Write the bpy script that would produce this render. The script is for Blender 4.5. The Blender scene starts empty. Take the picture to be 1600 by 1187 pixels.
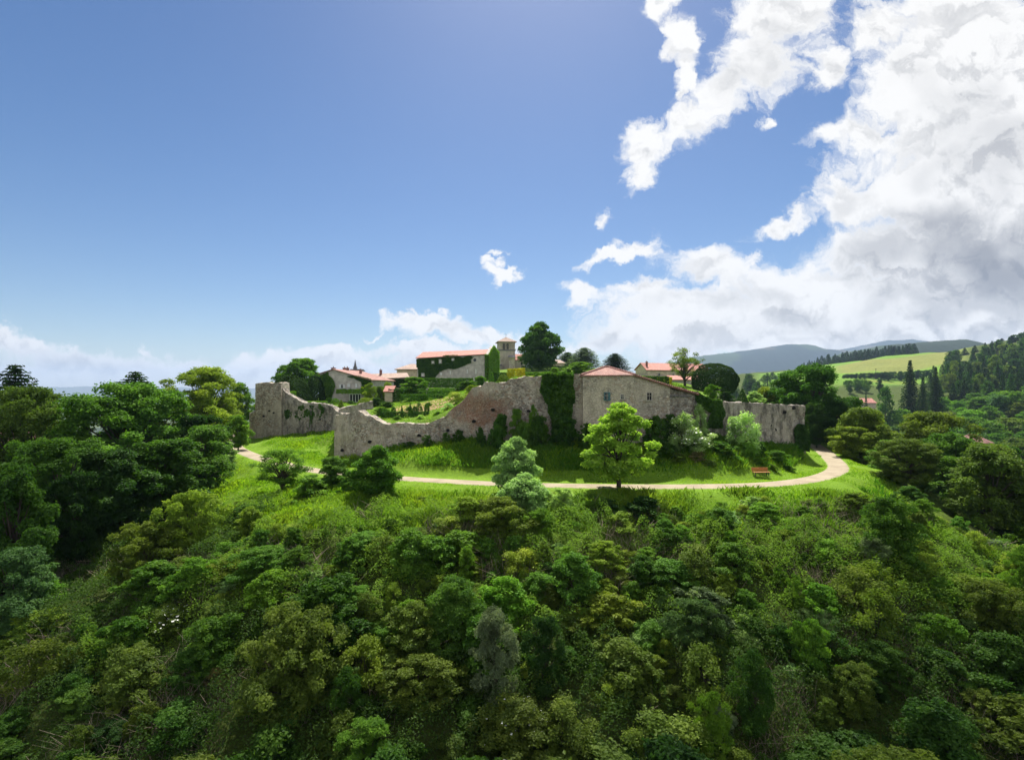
import bpy, math, random
import numpy as np
from mathutils import Vector, Matrix

SEED = 7
rng = np.random.default_rng(SEED)
random.seed(SEED)
scene = bpy.context.scene
COL = scene.collection
F, HZ, CAMZ = 800.0, 610.0, 10.3          # focal length in photo pixels, horizon row, camera height over the path
R = math.radians


def W(px, py, Y):
    """world point seen at photo pixel (px, py) when it stands Y metres ahead"""
    return ((px - 800) / F * Y, Y, CAMZ - (py - HZ) / F * Y)


def G(px, py, z=0.0):
    Y = F * (CAMZ - z) / (py - HZ)
    return ((px - 800) / F * Y, Y, z)


def pix(x, y, z):
    return 800 + F * x / y, HZ + F * (CAMZ - z) / y


# ------------------------------------------------------------------ helpers
def tag(o, label=None, cat=None, group=None, kind=None):
    if label: o['label'] = label
    if cat: o['category'] = cat
    if group: o['group'] = group
    if kind: o['kind'] = kind
    return o


def np_mesh(name, V, Fq, mat=None, smooth=False, attrs=None):
    """V (n,3); Fq (m,k) with constant k"""
    V = np.asarray(V, np.float32); Fq = np.asarray(Fq, np.int32)
    me = bpy.data.meshes.new(name)
    k = Fq.shape[1]
    me.vertices.add(len(V)); me.vertices.foreach_set('co', V.ravel())
    me.loops.add(Fq.size); me.loops.foreach_set('vertex_index', Fq.ravel())
    me.polygons.add(len(Fq))
    me.polygons.foreach_set('loop_start', np.arange(0, Fq.size, k, dtype=np.int32))
    me.polygons.foreach_set('loop_total', np.full(len(Fq), k, np.int32))
    me.polygons.foreach_set('use_smooth', np.full(len(Fq), smooth, bool))
    if attrs:
        for an, (dom, typ, data) in attrs.items():
            a = me.attributes.new(an, typ, dom)
            key = 'color' if 'COLOR' in typ else 'value'
            a.data.foreach_set(key, np.asarray(data, np.float32).ravel())
    me.update(calc_edges=True); me.validate()
    if mat: me.materials.append(mat)
    return me


def new_obj(name, me, parent=None):
    o = bpy.data.objects.new(name, me); COL.objects.link(o)
    if parent: o.parent = parent
    return o


def empty(name, loc=(0, 0, 0), rz=0.0):
    o = bpy.data.objects.new(name, None); COL.objects.link(o)
    o.location = loc; o.rotation_euler = (0, 0, rz); o.empty_display_size = .3
    return o


class MB:
    """collects simple shapes into one mesh"""
    def __init__(s): s.v = []; s.f = []

    def poly(s, pts):
        b = len(s.v); s.v += [tuple(p) for p in pts]; s.f.append(tuple(range(b, b + len(pts)))); return s

    def box(s, c, d, rz=0.0, taper=1.0):
        b = len(s.v); cs, sn = math.cos(rz), math.sin(rz)
        for k, (i, j) in ((-1, (-1, -1)), (-1, (1, -1)), (-1, (1, 1)), (-1, (-1, 1)), (1, (-1, -1)), (1, (1, -1)), (1, (1, 1)), (1, (-1, 1))):
            t = taper if k > 0 else 1
            x, y = i * d[0] / 2 * t, j * d[1] / 2 * t
            s.v.append((c[0] + x * cs - y * sn, c[1] + x * sn + y * cs, c[2] + k * d[2] / 2))
        for q in ((0, 3, 2, 1), (4, 5, 6, 7), (0, 1, 5, 4), (1, 2, 6, 5), (2, 3, 7, 6), (3, 0, 4, 7)):
            s.f.append(tuple(b + i for i in q))
        return s

    def prism(s, plan, z0, z1):
        """plan polygon counter-clockwise (x,y); z1 may be a list"""
        n = len(plan); b = len(s.v)
        z1 = z1 if hasattr(z1, '__len__') else [z1] * n
        s.v += [(p[0], p[1], z0) for p in plan] + [(p[0], p[1], z) for p, z in zip(plan, z1)]
        s.f.append(tuple(b + i for i in range(n - 1, -1, -1))); s.f.append(tuple(b + n + i for i in range(n)))
        for i in range(n):
            j = (i + 1) % n; s.f.append((b + i, b + j, b + n + j, b + n + i))
        return s

    def slab(s, pts, t):
        """thick sheet: polygon pts (3-D) thickened downwards by t"""
        n = len(pts); b = len(s.v)
        s.v += [tuple(p) for p in pts] + [(p[0], p[1], p[2] - t) for p in pts]
        s.f.append(tuple(b + i for i in range(n))); s.f.append(tuple(b + n + i for i in range(n - 1, -1, -1)))
        for i in range(n):
            j = (i + 1) % n; s.f.append((b + j, b + i, b + n + i, b + n + j))
        return s

    def tube(s, pts, rad, k=6):
        pts = [Vector(p) for p in pts]; b = len(s.v)
        for i, p in enumerate(pts):
            d = (pts[min(i + 1, len(pts) - 1)] - pts[max(i - 1, 0)]).normalized()
            a = d.orthogonal().normalized(); c = d.cross(a)
            for j in range(k):
                t = 2 * math.pi * j / k
                s.v.append(tuple(p + (a * math.cos(t) + c * math.sin(t)) * rad[i]))
        for i in range(len(pts) - 1):
            for j in range(k):
                s.f.append((b + i * k + j, b + i * k + (j + 1) % k, b + (i + 1) * k + (j + 1) % k, b + (i + 1) * k + j))
        s.f.append(tuple(b + j for j in range(k - 1, -1, -1)))
        e = b + (len(pts) - 1) * k; s.f.append(tuple(e + j for j in range(k)))
        return s

    def mesh(s, name, mat, smooth=False):
        me = bpy.data.meshes.new(name); me.from_pydata(s.v, [], s.f); me.update()
        if smooth: me.polygons.foreach_set('use_smooth', [True] * len(me.polygons))
        if mat: me.materials.append(mat)
        return me

    def build(s, name, mat, parent=None, smooth=False):
        return new_obj(name, s.mesh(name, mat, smooth), parent)


def _hash(i, j, k):
    h = np.sin(i * 127.1 + j * 311.7 + k * 74.7) * 43758.5453
    return h - np.floor(h)


def vnoise(P):
    """value noise, P (n,3) -> (n,) in -1..1"""
    P = np.asarray(P, float); i = np.floor(P); f = P - i; f = f * f * (3 - 2 * f); r = 0
    for a in (0, 1):
        for b in (0, 1):
            for c in (0, 1):
                w = (f[:, 0] if a else 1 - f[:, 0]) * (f[:, 1] if b else 1 - f[:, 1]) * (f[:, 2] if c else 1 - f[:, 2])
                r = r + w * _hash(i[:, 0] + a, i[:, 1] + b, i[:, 2] + c)
    return r * 2 - 1


def fbm(P, o=4):
    P = np.asarray(P, float); r = 0; a = .5
    for _ in range(o):
        r = r + a * vnoise(P); P = P * 2.03 + 17.3; a *= .5
    return r


def sstep(x, a, b):
    t = np.clip((x - a) / (b - a), 0, 1); return t * t * (3 - 2 * t)


# ------------------------------------------------------------------ materials
def nodes_of(name):
    m = bpy.data.materials.new(name); m.use_nodes = True
    nt = m.node_tree; nt.nodes.clear()
    return m, nt


class NT:
    """terse node wiring"""
    def __init__(s, nt): s.nt = nt

    def n(s, t, **kw):
        nd = s.nt.nodes.new(t)
        for k, v in kw.items(): setattr(nd, k, v)
        return nd

    def set(s, sock, v):
        if isinstance(v, bpy.types.NodeSocket): s.nt.links.new(v, sock)
        else: sock.default_value = v

    def math(s, op, a, b=0.0, c=0.0, clamp=False):
        nd = s.n('ShaderNodeMath', operation=op, use_clamp=clamp)
        for i, v in enumerate((a, b, c)): s.set(nd.inputs[i], v)
        return nd.outputs[0]

    def vmath(s, op, a, b=(0, 0, 0), scale=None):
        nd = s.n('ShaderNodeVectorMath', operation=op)
        s.set(nd.inputs[0], a); s.set(nd.inputs[1], b)
        if scale is not None: s.set(nd.inputs['Scale'], scale)
        return nd.outputs['Value'] if op in ('LENGTH', 'DOT_PRODUCT', 'DISTANCE') else nd.outputs['Vector']

    def mix(s, fac, a, b, blend='MIX'):
        nd = s.n('ShaderNodeMix', data_type='RGBA', blend_type=blend)
        s.set(nd.inputs[0], fac); s.set(nd.inputs[6], a); s.set(nd.inputs[7], b)
        return nd.outputs[2]

    def ramp(s, v, stops, interp='LINEAR'):
        nd = s.n('ShaderNodeValToRGB'); cr = nd.color_ramp; cr.interpolation = interp
        while len(cr.elements) < len(stops): cr.elements.new(.5)
        for e, (p, c) in zip(cr.elements, stops):
            e.position = p; e.color = (c, c, c, 1) if not hasattr(c, '__len__') else (*c, 1)
        s.set(nd.inputs[0], v); return nd.outputs[0]

    def mr(s, v, a, b, c=0.0, d=1.0, smooth=True):
        nd = s.n('ShaderNodeMapRange', interpolation_type='SMOOTHSTEP' if smooth else 'LINEAR')
        for i, x in enumerate((v, a, b, c, d)): s.set(nd.inputs[i], x)
        return nd.outputs[0]

    def noise(s, vec, scale, detail=4, rough=.55, dim='3D', dist=0.0):
        nd = s.n('ShaderNodeTexNoise', noise_dimensions=dim)
        s.set(nd.inputs['Vector'], vec)
        nd.inputs['Scale'].default_value = scale; nd.inputs['Detail'].default_value = detail
        nd.inputs['Roughness'].default_value = rough; nd.inputs['Distortion'].default_value = dist
        return nd.outputs['Fac']

    def voro(s, vec, scale, feature='F1', rnd=1.0):
        nd = s.n('ShaderNodeTexVoronoi', feature=feature)
        s.set(nd.inputs['Vector'], vec); nd.inputs['Scale'].default_value = scale
        nd.inputs['Randomness'].default_value = rnd
        return nd

    def pos(s): return s.n('ShaderNodeNewGeometry').outputs['Position']

    def bump(s, h, strength, dist):
        nd = s.n('ShaderNodeBump'); nd.inputs['Strength'].default_value = strength
        nd.inputs['Distance'].default_value = dist; s.set(nd.inputs['Height'], h); return nd.outputs[0]

    def principled(s, col, rough=.9, normal=None, spec=.2, **kw):
        b = s.n('ShaderNodeBsdfPrincipled'); s.set(b.inputs['Base Color'], col)
        s.set(b.inputs['Roughness'], rough); b.inputs['Specular IOR Level'].default_value = spec
        if normal is not None: s.set(b.inputs['Normal'], normal)
        for k, v in kw.items(): b.inputs[k].default_value = v
        return b.outputs[0]

    def out(s, sh):
        o = s.n('ShaderNodeOutputMaterial'); s.nt.links.new(sh, o.inputs['Surface'])


def mat_plain(name, col, rough=.7, var=.25, scale=6.0, spec=.3):
    m, nt = nodes_of(name); t = NT(nt); p = t.pos()
    n = t.noise(p, scale, 5)
    c = t.mix(t.mr(n, .3, .7), (*[x * (1 - var) for x in col], 1), (*[min(1, x * (1 + var)) for x in col], 1))
    t.out(t.principled(c, rough, t.bump(n, .25, .03), spec)); return m


def mat_leaf(name, trans=.40, gloss=.14, hue=.015):
    """leaf colour comes from the object's own colour, varied per leaf and clump by the 'tint' attribute"""
    m, nt = nodes_of(name); t = NT(nt)
    oi = t.n('ShaderNodeObjectInfo'); at = t.n('ShaderNodeAttribute', attribute_name='tint')
    tint = at.outputs['Fac']
    hs = t.n('ShaderNodeHueSaturation')
    t.set(hs.inputs['Color'], oi.outputs['Color'])
    t.set(hs.inputs['Hue'], t.mr(tint, 0, 1, .5 + hue, .5 - hue, False))
    hs.inputs['Saturation'].default_value = 1.0
    t.set(hs.inputs['Value'], t.mr(tint, 0, 1, .6, 1.5, False))
    c = hs.outputs[0]
    d = t.n('ShaderNodeBsdfDiffuse'); t.set(d.inputs['Color'], c)
    tr = t.n('ShaderNodeBsdfTranslucent')
    t.set(tr.inputs['Color'], t.mix(1.0, c, (1.25, 1.35, .75, 1), 'MULTIPLY'))
    mx = t.n('ShaderNodeMixShader'); mx.inputs[0].default_value = trans
    nt.links.new(d.outputs[0], mx.inputs[1]); nt.links.new(tr.outputs[0], mx.inputs[2])
    g = t.n('ShaderNodeBsdfGlossy'); g.inputs['Roughness'].default_value = .55
    mg = t.n('ShaderNodeMixShader'); mg.inputs[0].default_value = gloss * .08
    nt.links.new(mx.outputs[0], mg.inputs[1]); nt.links.new(g.outputs[0], mg.inputs[2])
    t.out(mg.outputs[0]); return m


def mat_stone(name, light=(.36, .33, .30), dark=(.13, .115, .105), brown=(.24, .16, .115), moss=.35, rust=None):
    m, nt = nodes_of(name); t = NT(nt); p = t.pos()
    wob = t.vmath('ADD', p, t.vmath('SCALE', t.n('ShaderNodeTexNoise').outputs['Color'], scale=.0))
    sq = t.vmath('MULTIPLY', p, (1.0, 1.0, 1.55))
    v1 = t.voro(sq, 2.7); ve = t.voro(sq, 2.7, 'DISTANCE_TO_EDGE')
    v2 = t.voro(sq, 5.3)
    big = t.noise(p, .16, 5, .6); mid = t.noise(p, .9, 5, .65); fine = t.noise(p, 7.0, 4, .7)
    r1 = t.n('ShaderNodeSeparateColor'); t.set(r1.inputs[0], v1.outputs['Color'])
    r2 = t.n('ShaderNodeSeparateColor'); t.set(r2.inputs[0], v2.outputs['Color'])
    stone = t.ramp(r1.outputs[0], [(0, [x * .62 for x in light]), (.35, [x * .9 for x in light]), (.7, light), (1, [x * 1.18 for x in light])])
    stone = t.mix(t.math('MULTIPLY', t.mr(r1.outputs[1], .68, .9), .75), stone, (*brown, 1))
    stone = t.mix(t.math('MULTIPLY', t.mr(r2.outputs[1], .78, .86), .7), stone, (*dark, 1))
    # lime render left in broad patches
    rend = t.mr(t.math('ADD', big, t.math('MULTIPLY', mid, .35)), .62, .74)
    stone = t.mix(t.math('MULTIPLY', rend, .75), stone, (light[0] * 1.12, light[1] * 1.1, light[2] * 1.06, 1))
    if rust:    # an area where the facing fell and red rubble shows, shaped by noise
        (cx, cz, rx, rz) = rust
        sx = t.n('ShaderNodeSeparateXYZ'); t.set(sx.inputs[0], p)
        dx = t.math('DIVIDE', t.math('SUBTRACT', sx.outputs[0], cx), rx); dz = t.math('DIVIDE', t.math('SUBTRACT', sx.outputs[2], cz), rz)
        dd = t.math('SQRT', t.math('ADD', t.math('MULTIPLY', dx, dx), t.math('MULTIPLY', dz, dz)))
        k = t.mr(t.math('ADD', dd, t.math('MULTIPLY', t.math('SUBTRACT', mid, .5), 1.6)), .5, 1.1, 1, 0)
        k = t.math('MULTIPLY', k, t.mr(fine, .3, .62, .25, .95))
        stone = t.mix(k, stone, (brown[0] * .85, brown[1] * .62, brown[2] * .55, 1))
    # lichen streaks running down from the top
    st = t.noise(t.vmath('MULTIPLY', p, (1.2, 1.2, .5)), .8, 6, .7)
    stone = t.mix(t.math('MULTIPLY', t.mr(t.math('ADD', st, t.math('MULTIPLY', mid, .3)), .57, .82), moss), stone, (.06, .058, .05, 1))
    stone = t.mix(t.math('MULTIPLY', t.mr(t.math('ADD', t.math('MULTIPLY', fine, .6), t.math('MULTIPLY', mid, .4)), .5, .66), .62), stone, (*dark, 1))
    mort = t.mr(ve.outputs['Distance'], .0, .07, 1, 0)
    stone = t.mix(t.math('MULTIPLY', mort, .5), stone, (light[0] * .5, light[1] * .48, light[2] * .45, 1))
    h = t.math('ADD', t.math('MULTIPLY', t.mr(ve.outputs['Distance'], 0, .12), .7), t.math('MULTIPLY', fine, .6))
    t.out(t.principled(stone, .95, t.bump(h, .8, .12), .1)); return m


def mat_tiles(name, a, b, cdark, pitch=.24, axis=0):
    """clay roof: courses along the slope, each tile its own tone"""
    m, nt = nodes_of(name); t = NT(nt); p = t.pos()
    s = t.n('ShaderNodeSeparateXYZ'); t.set(s.inputs[0], p)
    cell = t.n('ShaderNodeCombineXYZ')
    u = t.math('DIVIDE', s.outputs[axis], pitch); w = t.math('DIVIDE', s.outputs[2], .17)
    t.set(cell.inputs[0], t.math('FLOOR', u)); t.set(cell.inputs[1], t.math('FLOOR', w))
    wn = t.n('ShaderNodeTexWhiteNoise', noise_dimensions='2D'); t.set(wn.inputs['Vector'], cell.outputs[0])
    big = t.noise(p, .7, 5, .65)
    c = t.mix(wn.outputs['Value'], (*a, 1), (*b, 1))
    c = t.mix(t.math('MULTIPLY', t.mr(big, .45, .75), .75), c, (*cdark, 1))
    ridge = t.math('ABSOLUTE', t.math('SINE', t.math('MULTIPLY', u, math.pi)))
    c = t.mix(t.mr(ridge, 0, .45, .55, 0), c, (cdark[0] * .4, cdark[1] * .4, cdark[2] * .4, 1))
    t.out(t.principled(c, .85, t.bump(ridge, .6, .06), .2)); return m


def mat_ground():
    m, nt = nodes_of('ground'); t = NT(nt); p = t.pos()
    at = t.n('ShaderNodeAttribute', attribute_name='zone')
    n1 = t.noise(p, .35, 6, .65); n2 = t.noise(p, 3.0, 4, .7); n3 = t.noise(p, .02, 4, .6)
    c = at.outputs['Color']
    c = t.mix(t.mr(n1, .35, .7, 0, .55), c, t.mix(1.0, c, (.62, .6, .5, 1), 'MULTIPLY'))
    c = t.mix(t.mr(n2, .4, .7, 0, .6), c, t.mix(1.0, c, (1.45, 1.3, .9, 1), 'MULTIPLY'))
    c = t.mix(t.mr(n3, .4, .65, 0, .5), c, t.mix(1.0, c, (.7, .8, .75, 1), 'MULTIPLY'))
    t.out(t.principled(c, .95, t.bump(n2, .8, .15), .05)); return m


def mat_path():
    m, nt = nodes_of('path_gravel'); t = NT(nt); p = t.pos()
    n1 = t.noise(p, .5, 5, .6); n2 = t.noise(p, 9.0, 4, .7)
    c = t.mix(t.mr(n1, .35, .68), (.34, .295, .21, 1), (.26, .22, .155, 1))
    c = t.mix(t.mr(n2, .42, .7, 0, .6), c, (.30, .22, .16, 1))
    # grass creeping over the worn crown and edges
    at = t.n('ShaderNodeAttribute', attribute_name='edge')
    g = t.math('ADD', at.outputs['Fac'], t.math('MULTIPLY', t.math('SUBTRACT', t.noise(p, 1.4, 5, .7), .5), 1.3))
    c = t.mix(t.mr(g, .66, .98), c, (.16, .25, .04, 1))
    t.out(t.principled(c, .95, t.bump(n2, .5, .04), .1)); return m


def mat_bark(name, c):
    m, nt = nodes_of(name); t = NT(nt); p = t.pos()
    n = t.noise(t.vmath('MULTIPLY', p, (6, 6, 1.3)), 1.5, 5, .7)
    t.out(t.principled(t.mix(n, (*[x * .5 for x in c], 1), (*[x * 1.3 for x in c], 1)), .95, t.bump(n, .6, .05), .1)); return m


M = {}
M['leaf'] = mat_leaf('leaf')
M['needle'] = mat_leaf('needle', .25, .12)
M['clipped'] = mat_leaf('clipped_leaf', .3, .1)
M['grass'] = mat_leaf('grass_blade', .5, .06, .032)
M['bark'] = mat_bark('bark', (.09, .07, .055))
M['stone'] = mat_stone('rampart_stone', light=(.54, .48, .40), brown=(.34, .22, .15), rust=(W(745, 640, 68)[0], W(745, 640, 68)[2], 5.2, 2.6))
M['stone_grey'] = mat_stone('weathered_stone', light=(.47, .425, .365), brown=(.32, .23, .17), moss=.85)
M['stone_house'] = mat_stone('house_stone', light=(.58, .52, .43), dark=(.25, .21, .17), brown=(.42, .31, .22), moss=.25)
M['tile_red'] = mat_tiles('red_clay_tile', (.29, .14, .115), (.38, .22, .18), (.17, .11, .1))
M['tile_pink'] = mat_tiles('pink_clay_tile', (.45, .19, .15), (.52, .26, .21), (.34, .18, .15), .3)
M['tile_old'] = mat_tiles('old_clay_tile', (.34, .24, .19), (.43, .32, .26), (.22, .17, .15), .3)
M['render'] = mat_plain('grey_render', (.48, .44, .40), .9, .2, 1.2)
M['render_warm'] = mat_plain('warm_render', (.55, .45, .36), .9, .2, 1.2)
M['white'] = mat_plain('white_paint', (.72, .72, .70), .6, .06)
M['glass'] = mat_plain('dark_glass', (.025, .035, .04), .12, .1, 2, .5)
M['teal'] = mat_plain('teal_paint', (.07, .16, .18), .5, .2)
M['dark'] = mat_plain('dark_void', (.015, .014, .013), .9, .1)
M['brick'] = mat_plain('chimney_brick', (.22, .12, .10), .9, .35, 9)
M['wood'] = mat_plain('bench_wood', (.42, .17, .05), .6, .3, 14)
M['iron'] = mat_plain('dark_iron', (.05, .05, .05), .5, .2)
M['slate'] = mat_plain('grey_slate', (.16, .15, .16), .7, .3, 5)
M['sill'] = mat_plain('pale_stone_trim', (.5, .46, .4), .85, .15, 4)
M['ground'] = mat_ground()
M['path'] = mat_path()
M['flower'] = mat_plain('blossom', (.75, .76, .66), .7, .1, 20)
M['soil'] = mat_plain('garden_soil', (.36, .23, .16), .95, .25, 2)

# ------------------------------------------------------------------ terrain
PATH = [(379, 664, 1.0), (367, 688, .3), (370, 700, 0), (398, 713, 0), (430, 722, 0), (480, 733, 0), (540, 741, 0), (620, 747, 0), (700, 752, 0),
        (800, 757, 0), (960, 760, 0), (1100, 760, 0), (1200, 757, 0), (1268, 749, 0), (1303, 738, 0), (1309, 728, 0), (1298, 715, 0),
        (1284, 703, .1), (1270, 694, .3), (1258, 686, .6)]
PP = np.array([G(*q) for q in PATH])


def catmull(P, n=14):
    out = []
    P = np.vstack([2 * P[0] - P[1], P, 2 * P[-1] - P[-2]])
    for i in range(1, len(P) - 2):
        a, b, c, d = P[i - 1], P[i], P[i + 1], P[i + 2]
        for k in range(n):
            s = k / n
            out.append(.5 * (2 * b + (c - a) * s + (2 * a - 5 * b + 4 * c - d) * s * s + (3 * b - a - 3 * c + d) * s ** 3))
    out.append(P[-2]); return np.array(out)


PATHC = catmull(PP)
for _ in range(3):
    PATHC[1:-1] = .25 * PATHC[:-2] + .5 * PATHC[1:-1] + .25 * PATHC[2:]

# wall lines: (px, py_top, py_base, Y)
WALL_FAR = [(441, 604, 684, 105), (446, 612, 683, 104.5), (456, 618, 681, 104), (466, 626, 679, 103), (474, 629, 677, 102), (484, 630, 675, 101), (500, 630, 672, 99), (511, 632, 670, 98), (519, 635, 669, 97), (526, 641, 668, 96), (533, 644, 668, 95.5), (540, 650, 668, 95)]
WALL_FRONT = [(523, 646, 717, 76.5), (532, 645.5, 716, 75.8), (548, 645, 714, 74.2), (554, 643, 713, 73.4), (559, 642, 712, 73), (564, 644, 711, 72.6), (571, 649, 709, 72.3), (578, 651, 706, 72),
              (586, 656, 704, 71.7), (598, 661, 702, 71.3), (608, 663, 700, 71), (614, 661, 699, 70.8), (630, 660.5, 697, 70.4), (650, 662, 694, 70), (668, 661, 691, 69.6), (675, 657, 690, 69.5), (684, 655, 690, 69.3), (694, 651, 690, 69.1), (700, 643, 690, 69),
              (712, 632, 689, 68.8), (722, 624, 689, 68.6), (730, 615, 688, 68.4), (737, 606, 688, 68.3), (743, 603.5, 688, 68.2), (754, 604, 688, 68), (757, 597, 688, 67.9), (775, 597, 687, 67.7), (789, 597, 687, 67.5), (796, 592, 687, 67.4), (815, 590, 687, 67.2), (842, 589, 687, 66.9), (880, 586, 687, 66.6), (913, 585, 687, 66.3)]
WALL_RIGHT = [(1083, 614, 678, 67.4), (1092, 619, 679, 67.6), (1100, 622, 680, 67.9), (1112, 626, 681, 68.3), (1125, 628, 682, 68.8), (1150, 629, 684, 69.8), (1190, 630, 690, 71.5), (1222, 631.5, 693, 73), (1257, 633, 694, 74.6)]
BACK = [(49, 95), (56, 130), (75, 180), (85, 250), (40, 290), (-60, 280), (-95, 200), (-72, 135), (-57, 114)]


def xy(q): return ((q[0] - 800) / F * q[3], q[3])


ctrl = []
for q in PP[::1]: ctrl.append(tuple(q))
for q in WALL_FRONT[::3] + [WALL_FRONT[-1]] + WALL_RIGHT + WALL_FAR[::2]:
    x, y = xy(q); z = CAMZ - (q[2] - HZ) / F * y
    ctrl.append((x, y, z)); ctrl.append((x, y + 6, z + 1.2))
for q in ((950, 690, 66), (1000, 688, 66), (1047, 682, 66.8)): ctrl.append(W(*q))
ctrl += [W(396, 685, 106), W(440, 684, 105), W(386, 672, 118)]
# bank between path and wall
ctrl += [W(700, 742, 57.5), W(850, 748, 57), W(1000, 748, 57), W(1100, 744, 58), W(850, 715, 62), W(1000, 712, 62), W(1090, 705, 63), W(1130, 700, 64), W(1180, 715, 64.5),
         W(1220, 730, 63.5), W(1262, 742, 64), W(1265, 715, 70), W(560, 730, 68), W(500, 722, 76), W(460, 705, 84), W(660, 735, 61.5), W(640, 722, 64)]
# shoulder and slope in front of the path
for x in (-24, -12, 0, 12, 24, 36):
    ctrl += [(x, 50 if x > -20 else 56, -.8), (x, 45, -2.6), (x, 40, -5), (x, 34, -8), (x, 28, -11), (x, 20, -14.5), (x, 10, -18), (x, 0, -22)]
ctrl += [(-35, 62, -2.2), (-30, 55, -2.6), (-28, 46, -5.0), (-42, 76, -1.8), (-58, 90, -3.5), (-60, 55, -10), (-60, 30, -17), (-45, 45, -8), (-80, 100, -8), (-120, 100, -20), (-90, 150, -5), (-120, 200, -22), (-45, 60, -5),
         (46, 64, -.6), (52, 68, -1.2), (50, 80, -.3), (60, 95, -4), (45, 55, -3.4), (60, 60, -8), (80, 80, -15), (60, 30, -15), (100, 60, -18), (42, 40, -7), (72, 110, -9), (100, 150, -20), (58, 130, 1),
         (0, -30, -30), (80, 0, -28), (-80, 0, -30), (-200, 150, -42), (-300, 300, -85), (-200, 420, -70), (-600, 600, -125), (-300, -150, -80), (0, -200, -70), (300, -150, -50),
         (0, 330, 0), (0, 450, -20), (0, 750, -60), (-150, 330, -25), (150, 200, -20), (250, 250, -17), (200, 330, -9), (330, 300, 2), (130, 300, -10), (110, 420, 0), (400, 200, -5),
         W(1210, 606, 480), W(1300, 598, 480), W(1400, 598, 480), W(1480, 592, 480), W(1330, 580, 560), W(1430, 577, 560), W(1480, 557, 760), W(1400, 562, 760), W(1300, 571, 720), W(1230, 581, 680), W(1160, 592, 700), W(1100, 600, 700),
         (330, 400, 10), (420, 430, 24), (520, 480, 50), (640, 620, 70), (720, 520, 74), (500, 300, 12), (900, 800, 80), (900, 400, 70),
         (800, 1100, 45), (480, 1000, 35), (200, 1000, 0), (1200, 1300, 60)]
# hilltop under the castle (kept below the inner terraces)
ctrl += [(x, y, z) for x, y, z in ((-40, 120, 4), (-10, 110, 5), (20, 110, 6), (40, 100, 3), (-40, 150, 8), (0, 150, 10), (40, 150, 8), (0, 200, 13), (40, 210, 12), (-40, 200, 10), (0, 250, 12), (60, 250, 8), (-60, 250, 2), (70, 190, 4))]
ctrl = np.array(ctrl)
ctrl = ctrl[np.unique(np.round(ctrl[:, :2]), axis=0, return_index=True)[1]]


def rbf_fit(C, nug=.6):
    D = np.hypot(C[:, None, 0] - C[None, :, 0], C[:, None, 1] - C[None, :, 1])
    n = len(C); A = np.zeros((n + 1, n + 1)); A[:n, :n] = -np.sqrt(D ** 2 + 9.0); A[:n, :n] += np.eye(n) * nug
    A[n, :n] = A[:n, n] = 1
    return np.linalg.solve(A, np.r_[C[:, 2], 0])


def rbf_eval(C, w, x, y):
    x = np.atleast_1d(x).astype(float); y = np.atleast_1d(y).astype(float); out = np.empty(len(x))
    for a in range(0, len(x), 20000):
        D = np.hypot(x[a:a + 20000, None] - C[None, :, 0], y[a:a + 20000, None] - C[None, :, 1])
        out[a:a + 20000] = -np.sqrt(D ** 2 + 9.0) @ w[:-1] + w[-1]
    return out


w_out = rbf_fit(ctrl)


def path_dist(x, y):
    x = np.atleast_1d(x).astype(float); y = np.atleast_1d(y).astype(float)
    d = np.full(len(x), 1e9); zz = np.zeros(len(x)); P = PATHC
    near = (np.abs(x) < 90) & (y > 40) & (y < 150); xi, yi = x[near], y[near]
    dn = np.full(len(xi), 1e9); zn = np.zeros(len(xi))
    for a, b in zip(P[:-1], P[1:]):
        e = b - a; L = e[0] ** 2 + e[1] ** 2
        s = np.clip(((xi - a[0]) * e[0] + (yi - a[1]) * e[1]) / L, 0, 1)
        dd = np.hypot(xi - a[0] - s * e[0], yi - a[1] - s * e[1]); k = dd < dn
        dn[k] = dd[k]; zn[k] = (a[2] + s * e[2])[k]
    d[near] = dn; zz[near] = zn
    return d, zz


def z_out(x, y):
    x = np.atleast_1d(x).astype(float); y = np.atleast_1d(y).astype(float)
    r = np.hypot(x, y - 60)
    z = rbf_eval(ctrl, w_out, x, y)
    z = z + fbm(np.c_[x * .12, y * .12, 0 * x], 3) * .9 * sstep(r, 20, 60) * sstep(-y, -400, -60) * (1 - sstep(x, -42, -30) * sstep(-x, -50, -42) * sstep(y, 44, 52)) + fbm(np.c_[x * .01, y * .01, 0 * x + 3], 4) * 14 * sstep(r, 250, 700)
    far = sstep(r, 1100, 2300)
    plain = -105 + fbm(np.c_[x * .0006, y * .0006, 0 * x + 9], 4) * 60 + 45 * sstep(y, 5500, 12000)
    east = sstep(x / np.maximum(y, 1), .15, .6) * sstep(y, 300, 900) * 140
    z = z * (1 - far) + (plain + east) * far
    d, zp = path_dist(x, y)
    z = z + (fbm(np.c_[x * .38, y * .38, 0 * x + 5], 3) * .75 - .1) * sstep(d, 3, 7) * (1 - sstep(r, 60, 120))
    return z + (zp - z) * (1 - sstep(d, 1.9, 5.5))


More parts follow.
